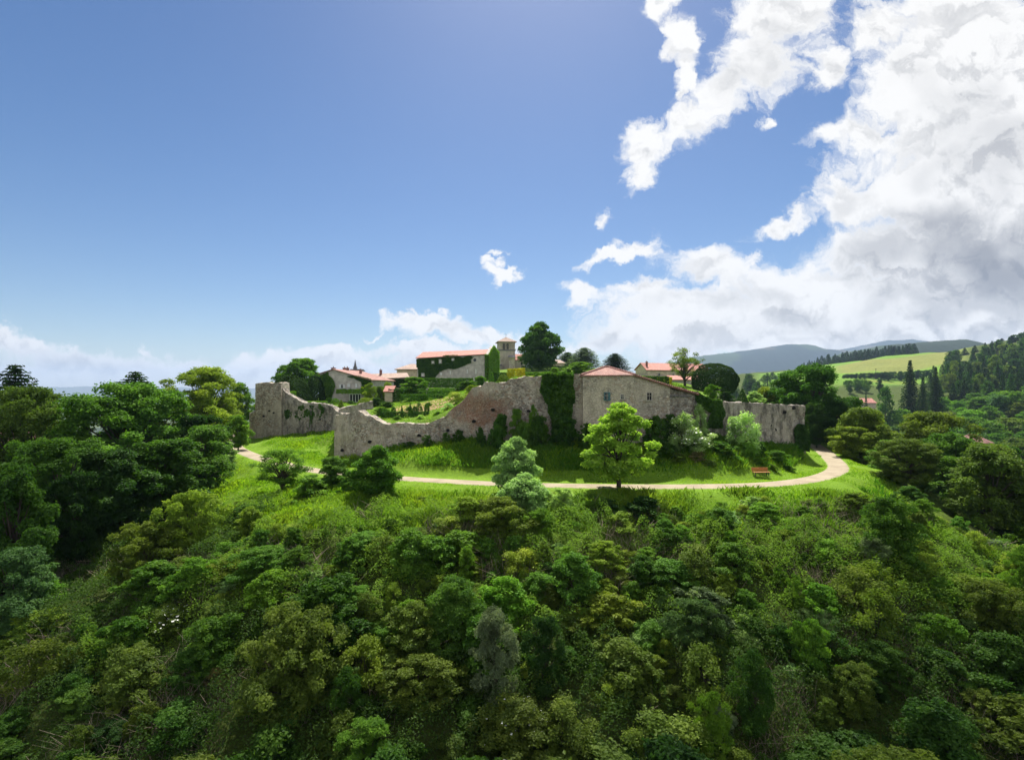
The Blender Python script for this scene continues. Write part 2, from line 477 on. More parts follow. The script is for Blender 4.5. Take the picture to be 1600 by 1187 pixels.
# inner terraces of the castle
IN = [W(600, 656, 80), W(680, 655, 76), W(640, 645, 88), W(700, 640, 86), W(640, 634, 98), W(640, 629, 112), W(640, 618, 126), W(700, 606, 138), W(760, 602, 128), W(620, 609, 140),
      W(560, 633, 108), W(500, 630, 112), W(540, 643, 97), W(480, 640, 106), W(455, 632, 112), W(560, 630, 120), W(500, 622, 135), W(580, 652, 90), W(760, 604, 75), W(800, 597, 78), W(800, 590, 95), W(870, 590, 90), W(870, 588, 110), W(870, 581, 160), W(820, 575, 205),
      W(780, 578, 228), W(860, 574, 220), W(920, 590, 100), W(930, 583, 150), W(1000, 600, 85), W(1050, 596, 130), W(1040, 585, 160), W(1100, 616, 90), W(1200, 650, 84), W(1150, 636, 84), W(1250, 668, 82), W(1120, 612, 112), W(1010, 588, 160), W(950, 578, 200), (-30, 250, 14), (40, 270, 14), (-70, 200, 5), (60, 200, 9), (-40, 100, 5.6), (-50, 104, 5.5)]
IN = np.array(IN); w_in = rbf_fit(IN, .8)
POLY = [(-52, 110)] + [xy(q) for q in WALL_FAR[1:-1]] + [(-31, 92)] + [(xy(q)[0], q[3] + .2) for q in WALL_FRONT] + [(9, 67), (15.5, 66), (20.5, 67)] + [(xy(q)[0], q[3] + .2) for q in WALL_RIGHT] + BACK
POLY = np.array(POLY)


def inside(x, y):
    x = np.atleast_1d(x); y = np.atleast_1d(y); c = np.zeros(len(x), bool); n = len(POLY)
    for i in range(n):
        x1, y1 = POLY[i]; x2, y2 = POLY[(i + 1) % n]
        if y1 == y2: continue
        k = ((y1 > y) != (y2 > y)) & (x < (x2 - x1) * (y - y1) / (y2 - y1) + x1); c ^= k
    return c


def back_dist(x, y):
    P = [tuple(POLY[-len(BACK) - 1])] + BACK; d = np.full(len(x), 1e9)
    for a, b in zip(P[:-1], P[1:]):
        e = (b[0] - a[0], b[1] - a[1]); L = e[0] ** 2 + e[1] ** 2
        s = np.clip(((x - a[0]) * e[0] + (y - a[1]) * e[1]) / L, 0, 1)
        d = np.minimum(d, np.hypot(x - a[0] - s * e[0], y - a[1] - s * e[1]))
    return d


def z_in(x, y):
    x = np.atleast_1d(x).astype(float); y = np.atleast_1d(y).astype(float)
    z = rbf_eval(IN, w_in, x, y); d = np.full(len(x), 1e9); tp = np.zeros(len(x))
    for line in (WALL_FRONT, WALL_FAR, WALL_RIGHT):
        for p, q in zip(line[:-1], line[1:]):
            (ax, ay), (bx, by) = xy(p), xy(q); za, zb = CAMZ - (p[1] - HZ) / F * ay, CAMZ - (q[1] - HZ) / F * by; ex, ey = bx - ax, by - ay
            t = np.clip(((x - ax) * ex + (y - ay) * ey) / (ex * ex + ey * ey), 0, 1); dd = np.hypot(x - ax - t * ex, y - ay - t * ey); k = dd < d
            d[k] = dd[k]; tp[k] = (za + t * (zb - za))[k]
    return np.minimum(z, tp - .45 + np.maximum(0, d - 1.6) * .55)


def zg(x, y):
    x = float(x); y = float(y)
    return float(z_in(x, y)[0]) if inside([x], [y])[0] else float(z_out(x, y)[0])


def zgv(x, y):
    z = z_out(x, y); k = inside(x, y)
    if k.any(): z[k] = z_in(x[k], y[k])
    return z


def zone_colour(x, y):
    n = len(x); r = np.hypot(x, y - 60)
    wood = np.array([.06, .085, .022]); lawn = np.array([.13, .23, .022]); meadow = np.array([.13, .24, .035])
    tan = np.array([.18, .20, .06]); far = np.array([.06, .085, .045])
    c = np.tile(wood, (n, 1))
    def put(k, col):
        nonlocal c
        c = c * (1 - k[:, None]) + np.asarray(col) * k[:, None]
    d, _ = path_dist(x, y)
    nz = fbm(np.c_[x * .15, y * .15, 0 * x], 4)
    put(sstep(-d + nz * 5, -13, -7), lawn)
    put(sstep(y, 46 , 51) * sstep(-y, -100, -90) * sstep(x, -36, -28) * sstep(-x, -48, -42) , lawn)
    # open fields across the valley
    px = 800 + F * x / np.maximum(y, 1)
    fz = sstep(y, 440, 470) * sstep(-y, -830, -800) * sstep(px, 1170, 1200) * sstep(-px, -1520 , -1490)
    put(fz, meadow)
    st = sstep(y + nz * 20, 560, 575) * sstep(-(y + nz * 14), -720, -690) * sstep(px, 1290, 1320)
    put(st * fz, tan)
    put(sstep(y + nz * 10, 470, 480) * sstep(-(y + nz * 10), -515, -500) * sstep(px, 1340, 1360) * sstep(-px, -1440, -1410), [.17, .19, .04])
    cell = vnoise(np.c_[np.floor(x / 190 + .3 * y / 190), np.floor(y / 150), 0 * x])
    put(sstep(r, 900, 1300) * (cell > .2), [.09, .12, .045]); put(sstep(r, 900, 1300) * (cell < -.4), far * .7)
    return np.c_[c, np.ones(n)]


N = 600
t_ = np.linspace(-1, 1, N)
gx = 20.0 * np.sinh(7.0 * t_); gy = 20.0 * np.sinh(7.0 * t_) + 60
X, Y = np.meshgrid(gx, gy); x, y = X.ravel(), Y.ravel()
z = z_out(x, y)
# keep the outside ground well under the terraces
k = inside(x, y); z[k] = np.minimum(z[k], z_in(x[k], y[k]) - 1.2)
idx = np.arange(N * N).reshape(N, N)
quads = np.stack([idx[:-1, :-1], idx[:-1, 1:], idx[1:, 1:], idx[1:, :-1]], -1).reshape(-1, 4)
me = np_mesh('ground', np.c_[x, y, z], quads, M['ground'], True, {'zone': ('POINT', 'FLOAT_COLOR', zone_colour(x, y))})
tag(new_obj('ground', me), 'grassy and wooded ground of the castle hill and the valley', kind='structure')

gx = np.arange(-100, 90, .7); gy = np.arange(64, 292, .7)
X, Y = np.meshgrid(gx, gy); x, y = X.ravel(), Y.ravel()
ny, nx = X.shape; idx = np.arange(nx * ny).reshape(ny, nx)
quads = np.stack([idx[:-1, :-1], idx[:-1, 1:], idx[1:, 1:], idx[1:, :-1]], -1).reshape(-1, 4)
cx_, cy_ = x[quads].mean(1), y[quads].mean(1)
quads = quads[inside(cx_, cy_)]
used = np.unique(quads); remap = np.full(nx * ny, -1); remap[used] = np.arange(len(used)); quads = remap[quads]
x, y = x[used], y[used]; z = z_in(x, y)
bd = back_dist(x, y); z = z - 6 * (1 - sstep(bd, 0, 12))
col = np.tile([.11, .19, .025, 1.], (len(x), 1))
pxs = 800 + F * x / y
nz = fbm(np.c_[x * .4, y * .4, 0 * x], 3)
soil = ((y > 88) & (y < 100) & (pxs > 618 + nz * 8) & (pxs < 712) & (np.abs(((y - 88) / 3.2) % 1 - .5) + nz * .3 < .42))
soil |= (y > 92 + nz * 3) & (y < 118) & (pxs > 812) & (pxs < 870 + nz * 12)
col[soil, :3] = (.33, .22, .14)
me = np_mesh('terrace', np.c_[x, y, z], quads, M['ground'], True, {'zone': ('POINT', 'FLOAT_COLOR', col)})
tag(new_obj('terrace', me), 'grassy garden terraces inside the castle walls', kind='structure')

# the gravel path: a strip draped a few centimetres proud of the grass
P = PATHC; T = np.gradient(P[:, :2], axis=0); T /= np.linalg.norm(T, axis=1)[:, None]; Nn = np.c_[-T[:, 1], T[:, 0]]
cols = np.linspace(-1.35, 1.35, 11)
V = []; edge = []
for i in range(len(P)):
    for c in cols:
        e = abs(c) / 1.35
        V.append((P[i, 0] + Nn[i, 0] * c, P[i, 1] + Nn[i, 1] * c, P[i, 2] + .07 - .10 * max(0, e - .8) / .2)); edge.append(max(e ** 2 * 1.0, .56 * (1 - min(1, e * 3.2))))
nc = len(cols); idx = np.arange(len(P) * nc).reshape(-1, nc)
quads = np.stack([idx[:-1, :-1], idx[1:, :-1], idx[1:, 1:], idx[:-1, 1:]], -1).reshape(-1, 4)
tag(new_obj('path', np_mesh('path', V, quads, M['path'], True, {'edge': ('POINT', 'FLOAT', edge)})), 'pale gravel path curving round the foot of the rampart', kind='structure')

# distant ridges; the blue ones have haze tint put into their ground colour
def ridge(name, prof, Y, depth, base, col, label, seed, rough=6):
    prof = np.array(prof, float); xs = np.linspace(prof[0, 0], prof[-1, 0], 260)
    top = np.interp(xs, prof[:, 0], prof[:, 1]); nd = 26
    V = []; C = []
    for j in range(nd):
        s = j / (nd - 1); u = s if s < .6 else .6
        yy = Y + depth * s
        f = math.sin(min(1, s / .62) * math.pi / 2) ** 1.2 if s < .62 else 1 - ((s - .62) / .38) ** 1.5
        xw = (xs - 800) / F * Y * (1 + .06 * s); zt = (CAMZ - (top - HZ) / F * (Y + .62 * depth))
        V.append(np.c_[xw, np.full_like(xw, yy), base + (zt - base) * f])
    V = np.vstack(V); V[:, 2] += fbm(np.c_[V[:, 0] * .004, V[:, 1] * .004, V[:, 0] * 0 + seed], 5) * rough * 3 + np.abs(fbm(np.c_[V[:, 0] * .03, V[:, 1] * .03, V[:, 0] * 0 + seed], 3)) * rough
    cell = fbm(np.c_[V[:, 0] * .0035, V[:, 1] * .002, V[:, 0] * 0 + seed + 5], 3)
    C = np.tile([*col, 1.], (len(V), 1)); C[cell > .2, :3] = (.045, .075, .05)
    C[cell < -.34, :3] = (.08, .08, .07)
    idx = np.arange(len(V)).reshape(nd, -1)
    q = np.stack([idx[:-1, :-1], idx[:-1, 1:], idx[1:, 1:], idx[1:, :-1]], -1).reshape(-1, 4)
    tag(new_obj(name, np_mesh(name, V, q, M['ground'], True, {'zone': ('POINT', 'FLOAT_COLOR', C)})), label, kind='structure')


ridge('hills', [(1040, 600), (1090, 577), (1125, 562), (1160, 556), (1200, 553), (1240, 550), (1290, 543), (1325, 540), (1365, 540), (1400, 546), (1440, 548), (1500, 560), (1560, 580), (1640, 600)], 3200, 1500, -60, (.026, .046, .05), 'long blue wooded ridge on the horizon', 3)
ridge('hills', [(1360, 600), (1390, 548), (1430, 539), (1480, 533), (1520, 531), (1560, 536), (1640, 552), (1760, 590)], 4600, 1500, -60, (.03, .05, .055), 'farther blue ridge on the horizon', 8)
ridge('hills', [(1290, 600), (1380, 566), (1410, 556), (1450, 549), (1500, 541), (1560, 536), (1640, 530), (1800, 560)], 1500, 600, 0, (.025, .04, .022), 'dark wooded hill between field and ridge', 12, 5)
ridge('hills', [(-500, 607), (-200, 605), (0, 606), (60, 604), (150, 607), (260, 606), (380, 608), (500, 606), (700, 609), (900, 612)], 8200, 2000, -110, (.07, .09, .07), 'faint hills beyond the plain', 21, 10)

# ------------------------------------------------------------------ ramparts
def loft(name, rings, mat, parent=None, smooth=False):
    rings = np.asarray(rings, float); n, m, _ = rings.shape
    idx = np.arange(n * m).reshape(n, m)
    f = [tuple(q) for q in np.stack([idx[:-1], idx[1:], np.roll(idx, -1, 1)[1:], np.roll(idx, -1, 1)[:-1]], -1).reshape(-1, 4)]
    f.append(tuple(idx[0])); f.append(tuple(idx[-1][::-1]))
    me = bpy.data.meshes.new(name); me.from_pydata([tuple(v) for v in rings.reshape(-1, 3)], [], f); me.update(); me.materials.append(mat)
    return new_obj(name, me, parent)


def wall_strip(name, pts, mat, thick=1.3, jag=.22, sink=2.0, step=.3, bulge=.09, flip=False):
    P = np.array([[*xy(q), CAMZ - (q[1] - HZ) / F * q[3], CAMZ - (q[2] - HZ) / F * q[3]] for q in pts])
    L = np.r_[0, np.cumsum(np.hypot(*np.diff(P[:, :2], axis=0).T))]
    s = np.arange(0, L[-1], step); s = np.r_[s, L[-1]]
    Q = np.stack([np.interp(s, L, P[:, k]) for k in range(4)], 1)
    T = np.gradient(Q[:, :2], axis=0); T /= np.linalg.norm(T, axis=1)[:, None]
    Nf = np.c_[T[:, 1], -T[:, 0]]                       # towards the camera for walls running left to right
    top = Q[:, 2] + jag * (vnoise(np.c_[np.floor(s / .8 + .7 * vnoise(np.c_[s * .5, s * 0, s * 0 + 8])), s * 0, s * 0 + 3]) * .3 + fbm(np.c_[s * .45, s * 0, s * 0], 4) * 1.5)
    bot = Q[:, 3] - sink
    rings = []; nr = 22
    for i in range(len(s)):
        ring = []
        for j in range(nr):
            u = j / (nr - 1); z = bot[i] + (top[i] - bot[i]) * u
            batter = (1 - u) * .25
            ring.append((Q[i, 0] + Nf[i, 0] * batter, Q[i, 1] + Nf[i, 1] * batter, z))
        ring.append((Q[i, 0] - Nf[i, 0] * thick * .3, Q[i, 1] - Nf[i, 1] * thick * .3, top[i] + .12 * vnoise([[s[i] * 2, 5, 1]])[0]))
        ring.append((Q[i, 0] - Nf[i, 0] * thick * .7, Q[i, 1] - Nf[i, 1] * thick * .7, top[i] + .18 * vnoise([[s[i] * 2, 9, 1]])[0]))
        ring.append((Q[i, 0] - Nf[i, 0] * thick, Q[i, 1] - Nf[i, 1] * thick, top[i] - .05))
        ring.append((Q[i, 0] - Nf[i, 0] * thick, Q[i, 1] - Nf[i, 1] * thick, bot[i]))
        rings.append(ring)
    Rg = np.array(rings); d = vnoise(Rg[:, :nr].reshape(-1, 3) * 2.4).reshape(len(s), nr) * bulge + vnoise(Rg[:, :nr].reshape(-1, 3) * .5).reshape(len(s), nr) * bulge * 1.6
    Rg[:, :nr, 0] += Nf[:, None, 0] * d; Rg[:, :nr, 1] += Nf[:, None, 1] * d
    return loft(name, Rg, mat)


def holes(wall, spots, w=.45, h=.4):
    """dark gaps where stones fell out"""
    for px, py, Yw in spots:
        m = MB(); c = W(px, py, Yw); rr = [(math.cos(a) * w * random.uniform(.7, 1.2) * .5, math.sin(a) * h * random.uniform(.7, 1.2) * .5) for a in [k * math.pi / 4 for k in range(8)]]
        m.slab([(c[0] + a, c[1], c[2] + b) for a, b in rr][::-1], 0)
        m = MB(); n = len(rr); b0 = 0
        m.v = [(c[0] + a, c[1] - .12, c[2] + b) for a, b in rr] + [(c[0] + a, c[1] + .5, c[2] + b) for a, b in rr]
        m.f = [tuple(range(n)), tuple(range(2 * n - 1, n - 1, -1))] + [((i + 1) % n, i, n + i, n + (i + 1) % n) for i in range(n)]
        m.build('stone_gap', M['dark'], wall)


def tower(name, plan, z0, ztops, mat, jag=.2):
    rings = []; pl = []
    n = len(plan)
    for i in range(n):
        a, b = Vector(plan[i]), Vector(plan[(i + 1) % n]); k = max(2, int((b - a).length / .35))
        for j in range(k):
            p = a.lerp(b, j / k); zt = ztops[i] + (ztops[(i + 1) % n] - ztops[i]) * j / k; pl.append((p.x, p.y, zt))
    pl = np.array(pl); c = pl[:, :2].mean(0)
    for lv in range(30):
        u = lv / 29; zt = pl[:, 2] + jag * vnoise(np.c_[pl[:, 0] * 1.3, pl[:, 1] * 1.3, pl[:, 0] * 0])
        ring = np.c_[pl[:, :2] + (pl[:, :2] - c) * .05 * (1 - u), z0 + (zt - z0) * u]
        ring[:, :2] += ((pl[:, :2] - c) / 5) * (vnoise(ring * 2.2) * .1)[:, None]
        rings.append(ring)
    return loft(name, rings, mat)


far_wall = wall_strip('curtain_wall', WALL_FAR, M['stone_grey'], 1.2)
tag(far_wall, 'weathered stone curtain wall stepping down from the square tower', 'castle wall')
holes(far_wall, [(470, 640, 102.4), (500, 655, 98.6)], .4, .35)
front_wall = wall_strip('rampart_wall', WALL_FRONT, M['stone'], 1.4)
tag(front_wall, 'long ruined front rampart with a ragged top dipping beside the garden', 'castle wall')
holes(front_wall, [(535, 703, 75.2), (740, 658, 68), (578, 690, 71.8), (700, 672, 68.8), (770, 640, 67.5), (850, 615, 66.6), (655, 680, 69.6), (826, 642, 66.9)], .6, .45)
right_wall = wall_strip('rampart_wall', WALL_RIGHT, M['stone_grey'], 1.3, .1)
tag(right_wall, 'straight grey stone rampart wall on the right ending above the path bend', 'castle wall')
holes(right_wall, [(1210, 671, 72.4), (1216, 676, 72.7), (1226, 644, 73), (1240, 637, 73.6), (1203, 664, 72)], .55, .5)
# return walls closing the ends
wr = MB(); a = xy(WALL_RIGHT[-1]); wr.prism([(a[0] - 1.3, a[1] + .3), (a[0] - .05, a[1] + .1), (48, 93), (46.7, 93)], 0, [8.0, 8.0, 6.4, 6.4])
wr.build('return_wall', M['stone_grey'], right_wall)
wl = MB(); a = xy(WALL_FRONT[0]); wl.prism([(a[0] + .1, a[1] + .15), (a[0] + 1.4, a[1] + .4), (-30.5, 96), (-31.9, 96)], 0, [6.6, 6.6, 5.4, 5.4])
wl.build('return_wall', M['stone'], front_wall)
zt = lambda py, Yd: W(0, py, Yd)[2]
tw = tower('wall_tower', [(xy((399, 0, 0, 106))), (xy((439.5, 0, 0, 104.6))), (-48.2, 111), (-54.6, 113)], -2, [zt(598.5, 106), zt(598, 104.6), zt(597.5, 111), zt(598, 113)], M['stone'])
tag(tw, 'tall square stone corner tower with a flat broken top', 'tower')
bt = MB(); q = xy((389.5, 0, 0, 107)); q2 = xy((398.6, 0, 0, 106.3)); bt.prism([q, q2, (q2[0] - .5, 112), (q[0] - .4, 112)], -2, [zt(646, 107), zt(643, 106.3), zt(630, 110), zt(640, 110)])
bt.build('buttress', M['stone'], tw)
holes(tw, [(421, 642, 105.1), (428, 645, 104.9), (412, 650, 105.4)], .5, .4)
gw = wall_strip('garden_wall', [(531, 638, 650, 96), (545, 634, 650, 97), (560, 632, 650, 98), (575, 628, 650, 99), (583, 627, 650, 99.5)], M['stone_grey'], .6, .08, 1.0)
tag(gw, 'low stone garden wall behind the dip between both ramparts', 'garden wall')
tw_ = wall_strip('terrace_wall', [(665, 606, 613, 126), (700, 606, 613, 127), (735, 605, 613, 128)], M['stone_grey'], .5, .05, 1.0)
tag(tw_, 'low pale terrace wall under the long dark hedge', 'garden wall')


# ------------------------------------------------------------------ buildings
def wpt(px, py, Y): return Vector(W(px, py, Y))


def window(parent, px, py, Y, wpx, hpx, frame='sill', shutter=None, nx=(0, -1), pane='glass', muntin=True, off=.03):
    """window standing proud in a wall whose plane is at Y; sizes in metres derived from pixels"""
    c = wpt(px, py, Y); w, h = wpx / F * Y, hpx / F * Y
    fr = MB(); f = max(.09, .11 * w); y = c.y - off
    fr.box((c.x - w / 2 - f / 2, y, c.z), (f, .16, h + 2 * f)); fr.box((c.x + w / 2 + f / 2, y, c.z), (f, .16, h + 2 * f))
    fr.box((c.x, y, c.z + h / 2 + f / 2), (w, .16, f)); fr.box((c.x, y - .04, c.z - h / 2 - f / 2), (w + .02, .26, f))
    fo = fr.build('window', M[frame], parent)
    MB().box((c.x, y + .03, c.z), (w, .05, h)).build('pane', M[pane], fo)
    if muntin:
        g = MB(); g.box((c.x, y - .025, c.z), (.035, .05, h)); g.box((c.x - w / 4 - .015, y - .025, c.z + h * .12), (w / 2 - .03, .05, .05)); g.box((c.x + w / 4 + .015, y - .025, c.z + h * .12), (w / 2 - .03, .05, .05))
        g.build('muntin', M['sill'], fo)
    if shutter:
        for s in ((-1, 1) if shutter[0] == 'both' else (-1,) if shutter[0] == 'left' else (1,)):
            MB().box((c.x + s * (w / 2 + f + w * .27), y - .03, c.z), (w * .5, .07, h)).build('shutter', M[shutter[1]], fo)
    return fo


# --- house built into the rampart
hs = empty('rampart_house', (14, 70, 5)); tag(hs, 'pale stone house built into the rampart under a red hipped roof', 'house')
A, B, Cc, D = xy((911, 0, 0, 65.6)), xy((990.5, 0, 0, 64.9)), xy((1047, 0, 0, 66.0)), xy((1086, 0, 0, 67.0))
eA, eB = zt(586.5, 65.6), zt(586, 64.9)


def child(o, parent):
    """parent without moving (parents here only carry a location)"""
    o.parent = parent; o.matrix_parent_inverse = Matrix.Translation(parent.location).inverted(); return o


m = MB(); m.prism([A, B, (B[0] + .2, 73.6), (A[0] - .2, 73.6)], .5, [eA, eB, eB, eA]); hw = child(m.build('wall', M['stone_house']), hs)
m = MB(); zB = zt(588, 65); zC = zt(604.5, 66.0); zD = zt(616, 67.0)
m.prism([(B[0] + .03, B[1] + .12), Cc, (Cc[0] + .3, 73.4), (B[0] + .23, 73.4)], .5, [zB, zC, zC, zB]); child(m.build('side_wall', M['stone_house']), hs)
m = MB(); zC2 = zt(605.5, 66.4); m.prism([(Cc[0] + .02, Cc[1] + .45), D, (D[0] + .3, 73.2), (Cc[0] + .32, 73.2)], .5, [zt(607, 66.4), zD, zD, zt(607, 66.4)]); an = child(m.build('annex_wall', M['stone_grey']), hs)
m = MB(); m.slab([(Cc[0] + .05, Cc[1] + .1, zt(617, 66.4)), (D[0] - .5, D[1] - .28, zt(618.5, 67)), (D[0] - .5, D[1] + .2, zt(618.5, 67)), (Cc[0] + .05, Cc[1] + .5, zt(617, 66.4))], .12); m.build('ledge', M['slate'], an)
# hipped roof
ov = .18; ap = wpt(944.5, 573.5, 69.2); ap2 = Vector((ap.x + .6, ap.y, ap.z))
fl, fr_ = Vector((A[0] - ov - .1, A[1] - ov, eA + .04)), Vector((B[0] + ov, B[1] - ov, eB + .04)); br, bl = Vector((B[0] + ov + .2, 73.9, eB + .04)), Vector((A[0] - ov - .3, 73.9, eA + .04))
m = MB(); t0 = .16
for pts in ((fl, fr_, ap2, ap), (fr_, br, ap2), (br, bl, ap, ap2), (bl, fl, ap)): m.poly(pts)
m.poly([p - Vector((0, 0, t0)) for p in (bl, br, fr_, fl)])
for p, q in ((fl, fr_), (fr_, br), (br, bl), (bl, fl)): m.poly([q, p, p - Vector((0, 0, t0)), q - Vector((0, 0, t0))])
rf = child(m.build('roof', M['tile_red']), hs)
m = MB()
for p, q in ((fl, ap), (fr_, ap2), (ap, ap2)): m.tube([p + Vector((0, 0, .05)), q + Vector((0, 0, .05))], [.14, .14], 6)
m.build('ridge_tile', M['tile_red'], rf)
rf.matrix_parent_inverse = Matrix.Translation(hs.location).inverted()
m = MB()
p1, p2 = Vector((B[0] - .1, B[1] - .12, zt(585.0, 65))), Vector((D[0] + .35, D[1] - .5, zt(615.5, 67.0)))
pm = wpt(1047, 602.8, 65.7)
m.slab([p1, pm, pm + Vector((.3, 8, .0)), p1 + Vector((.2, 8.6, .1))], .16); m.slab([pm, p2, p2 + Vector((.2, 7, 0)), pm + Vector((.3, 8, 0))], .16)
sr = child(m.build('lean_to_roof', M['tile_red']), hs)
m = MB()
L = (p2 - p1).length; n = int(L / .3)
for i in range(n):
    s = (i + .5) / n; p = p1.lerp(p2, s); p.z = (p1.z + (pm.z - p1.z) * (p.x - p1.x) / (pm.x - p1.x)) if p.x < pm.x else (pm.z + (p2.z - pm.z) * (p.x - pm.x) / (p2.x - pm.x))
    m.tube([p + Vector((0, -.16, .03)), p + Vector((0, .2, .05))], [.13, .12], 6)
m.build('verge_tile', M['tile_red'], sr)
wn = window(hs, 948.5, 619.2, 65.25, 7.6, 11, 'teal', None, off=.05); child(wn, hs)
wn2 = window(hs, 972, 620, 65.05, 4.6, 6.8, 'sill', None); child(wn2, hs)
wn3 = window(hs, 1014, 619.3, 65.4, 7.0, 11.4, 'sill', None, pane='dark', muntin=True, off=.12); child(wn3, hs)
wn4 = window(hs, 950, 650, 65.25, 5.2, 3.4, 'sill', None, pane='dark', muntin=False); child(wn4, hs)
c = wpt(953.3, 619.2, 65.18); sh = MB().box((c.x - .12, c.y - .02, c.z), (.22, .06, .85)).build('shutter', M['teal'], wn)


def gable_house(name, label, fl, fr, depth, z0, eave_l, eave_r, ridge_x, ridge_z, wallm, roofm, over=.35, skew=0.0, cat='house', t=.18):
    """gable wall towards the camera between plan points fl, fr; ridge runs away from the camera"""
    o = empty(name, ((fl[0] + fr[0]) / 2, (fl[1] + fr[1]) / 2, z0)); tag(o, label, cat)
    fl, fr = Vector((*fl, 0)), Vector((*fr, 0)); d = (fr - fl).normalized(); nb = Vector((-d.y, d.x, 0)); back = nb * depth + d * skew
    s = (ridge_x - fl.x) / (fr.x - fl.x); rg = fl.lerp(fr, s)
    ring = [fl + Vector((0, 0, z0)), fr + Vector((0, 0, z0)), fr + Vector((0, 0, eave_r)), rg + Vector((0, 0, ridge_z)), fl + Vector((0, 0, eave_l))]
    m = MB(); m.v = [tuple(p) for p in ring] + [tuple(p + back) for p in ring]
    m.f = [(0, 1, 2, 3, 4), (9, 8, 7, 6, 5)] + [((i + 1) % 5, i, 5 + i, 5 + (i + 1) % 5) for i in range(5)]
    child(m.build('wall', wallm), o)
    m = MB(); up = Vector((0, 0, .05 + t)); fo = -nb * over
    for a, b in ((ring[4], ring[3]), (ring[3], ring[2])):
        sl = (b - a).normalized(); a2 = a - sl * over if a is ring[4] else a; b2 = b + sl * over if b is ring[2] else b
        m.slab([a2 + fo + up, b2 + fo + up, b2 + back - fo + up, a2 + back - fo + up], t)
    child(m.build('roof', roofm), o)
    return o


def eave_house(name, label, fl, fr, depth, z0, eave, ridge, wallm, roofm, over=.4, hip=0.0, cat='house', t=.18, eave_r=None, ridge_r=None):
    """long side towards the camera; ridge parallel to it. hip>0 pulls the ridge ends in"""
    o = empty(name, ((fl[0] + fr[0]) / 2, (fl[1] + fr[1]) / 2, z0)); tag(o, label, cat)
    fl, fr = Vector((*fl, 0)), Vector((*fr, 0)); d = (fr - fl).normalized(); nb = Vector((-d.y, d.x, 0)); bk = nb * depth
    eave_r = eave if eave_r is None else eave_r; ridge_r = ridge if ridge_r is None else ridge_r
    m = MB(); plan = [fl, fr, fr + bk, fl + bk]
    m.v = [(p.x, p.y, z0) for p in plan] + [(p.x, p.y, z) for p, z in zip(plan, (eave, eave_r, eave_r, eave))]
    m.f = [(3, 2, 1, 0), (0, 1, 5, 4), (2, 3, 7, 6)]
    if hip <= 0:
        m.v += [(*(fl + bk / 2).xy, ridge), (*(fr + bk / 2).xy, ridge_r)]
        m.f += [(1, 2, 6, 9, 5), (3, 0, 4, 8, 7)]
    else: m.f += [(1, 2, 6, 5), (3, 0, 4, 7), (4, 5, 6, 7)]
    child(m.build('wall', wallm), o)
    m = MB(); up = Vector((0, 0, .06 + t)); e = d * over
    q = [fl - e - nb * over, fr + e - nb * over, fr + e + bk + nb * over, fl - e + bk + nb * over]
    q = [p + Vector((0, 0, z)) + up for p, z in zip(q, (eave, eave_r, eave_r, eave))]
    r1 = fl + bk / 2 + (d * hip if hip > 0 else -e) + Vector((0, 0, ridge)) + up; r2 = fr + bk / 2 - (d * hip if hip > 0 else -e) + Vector((0, 0, ridge_r)) + up
    if hip > 0:
        for pts in ((q[0], q[1], r2, r1), (q[2], q[3], r1, r2), (q[1], q[2], r2), (q[3], q[0], r1)): m.poly(pts)
        m.poly([p - Vector((0, 0, t)) for p in (q[3], q[2], q[1], q[0])])
        for i in range(4):
            a, b = q[i], q[(i + 1) % 4]; m.poly([b, a, a - Vector((0, 0, t)), b - Vector((0, 0, t))])
    else:
        m.slab([q[0], q[1], r2, r1], t); m.slab([r1, r2, q[2], q[3]], t)
    rfo = child(m.build('roof', roofm), o)
    return o, rfo


def put(parent, name, mb, mat): return child(mb.build(name, mat), parent)


def chimney(parent, px, py_top, Y, wpx, hpx, mat='brick'):
    c = wpt(px, py_top, Y); w, h = wpx / F * Y, hpx / F * Y
    m = MB().box((c.x, c.y, c.z - h / 2 - .3), (w, .8, h + .6)); m.box((c.x, c.y, c.z + .08), (w + .16, .96, .16)); ch = put(parent, 'chimney', m, M[mat])
    k = 2 if w > 1 else 1
    for i in range(k):
        p = Vector((c.x + (i - (k - 1) / 2) * w * .5, c.y, c.z + .16)); MB().tube([p, p + Vector((0, 0, .35))], [.14, .11], 8).build('chimney_pot', M['tile_old'], ch)
    return ch


def cwin(parent, *a, **k):
    w = window(None, *a, **k); child(w, parent); return w


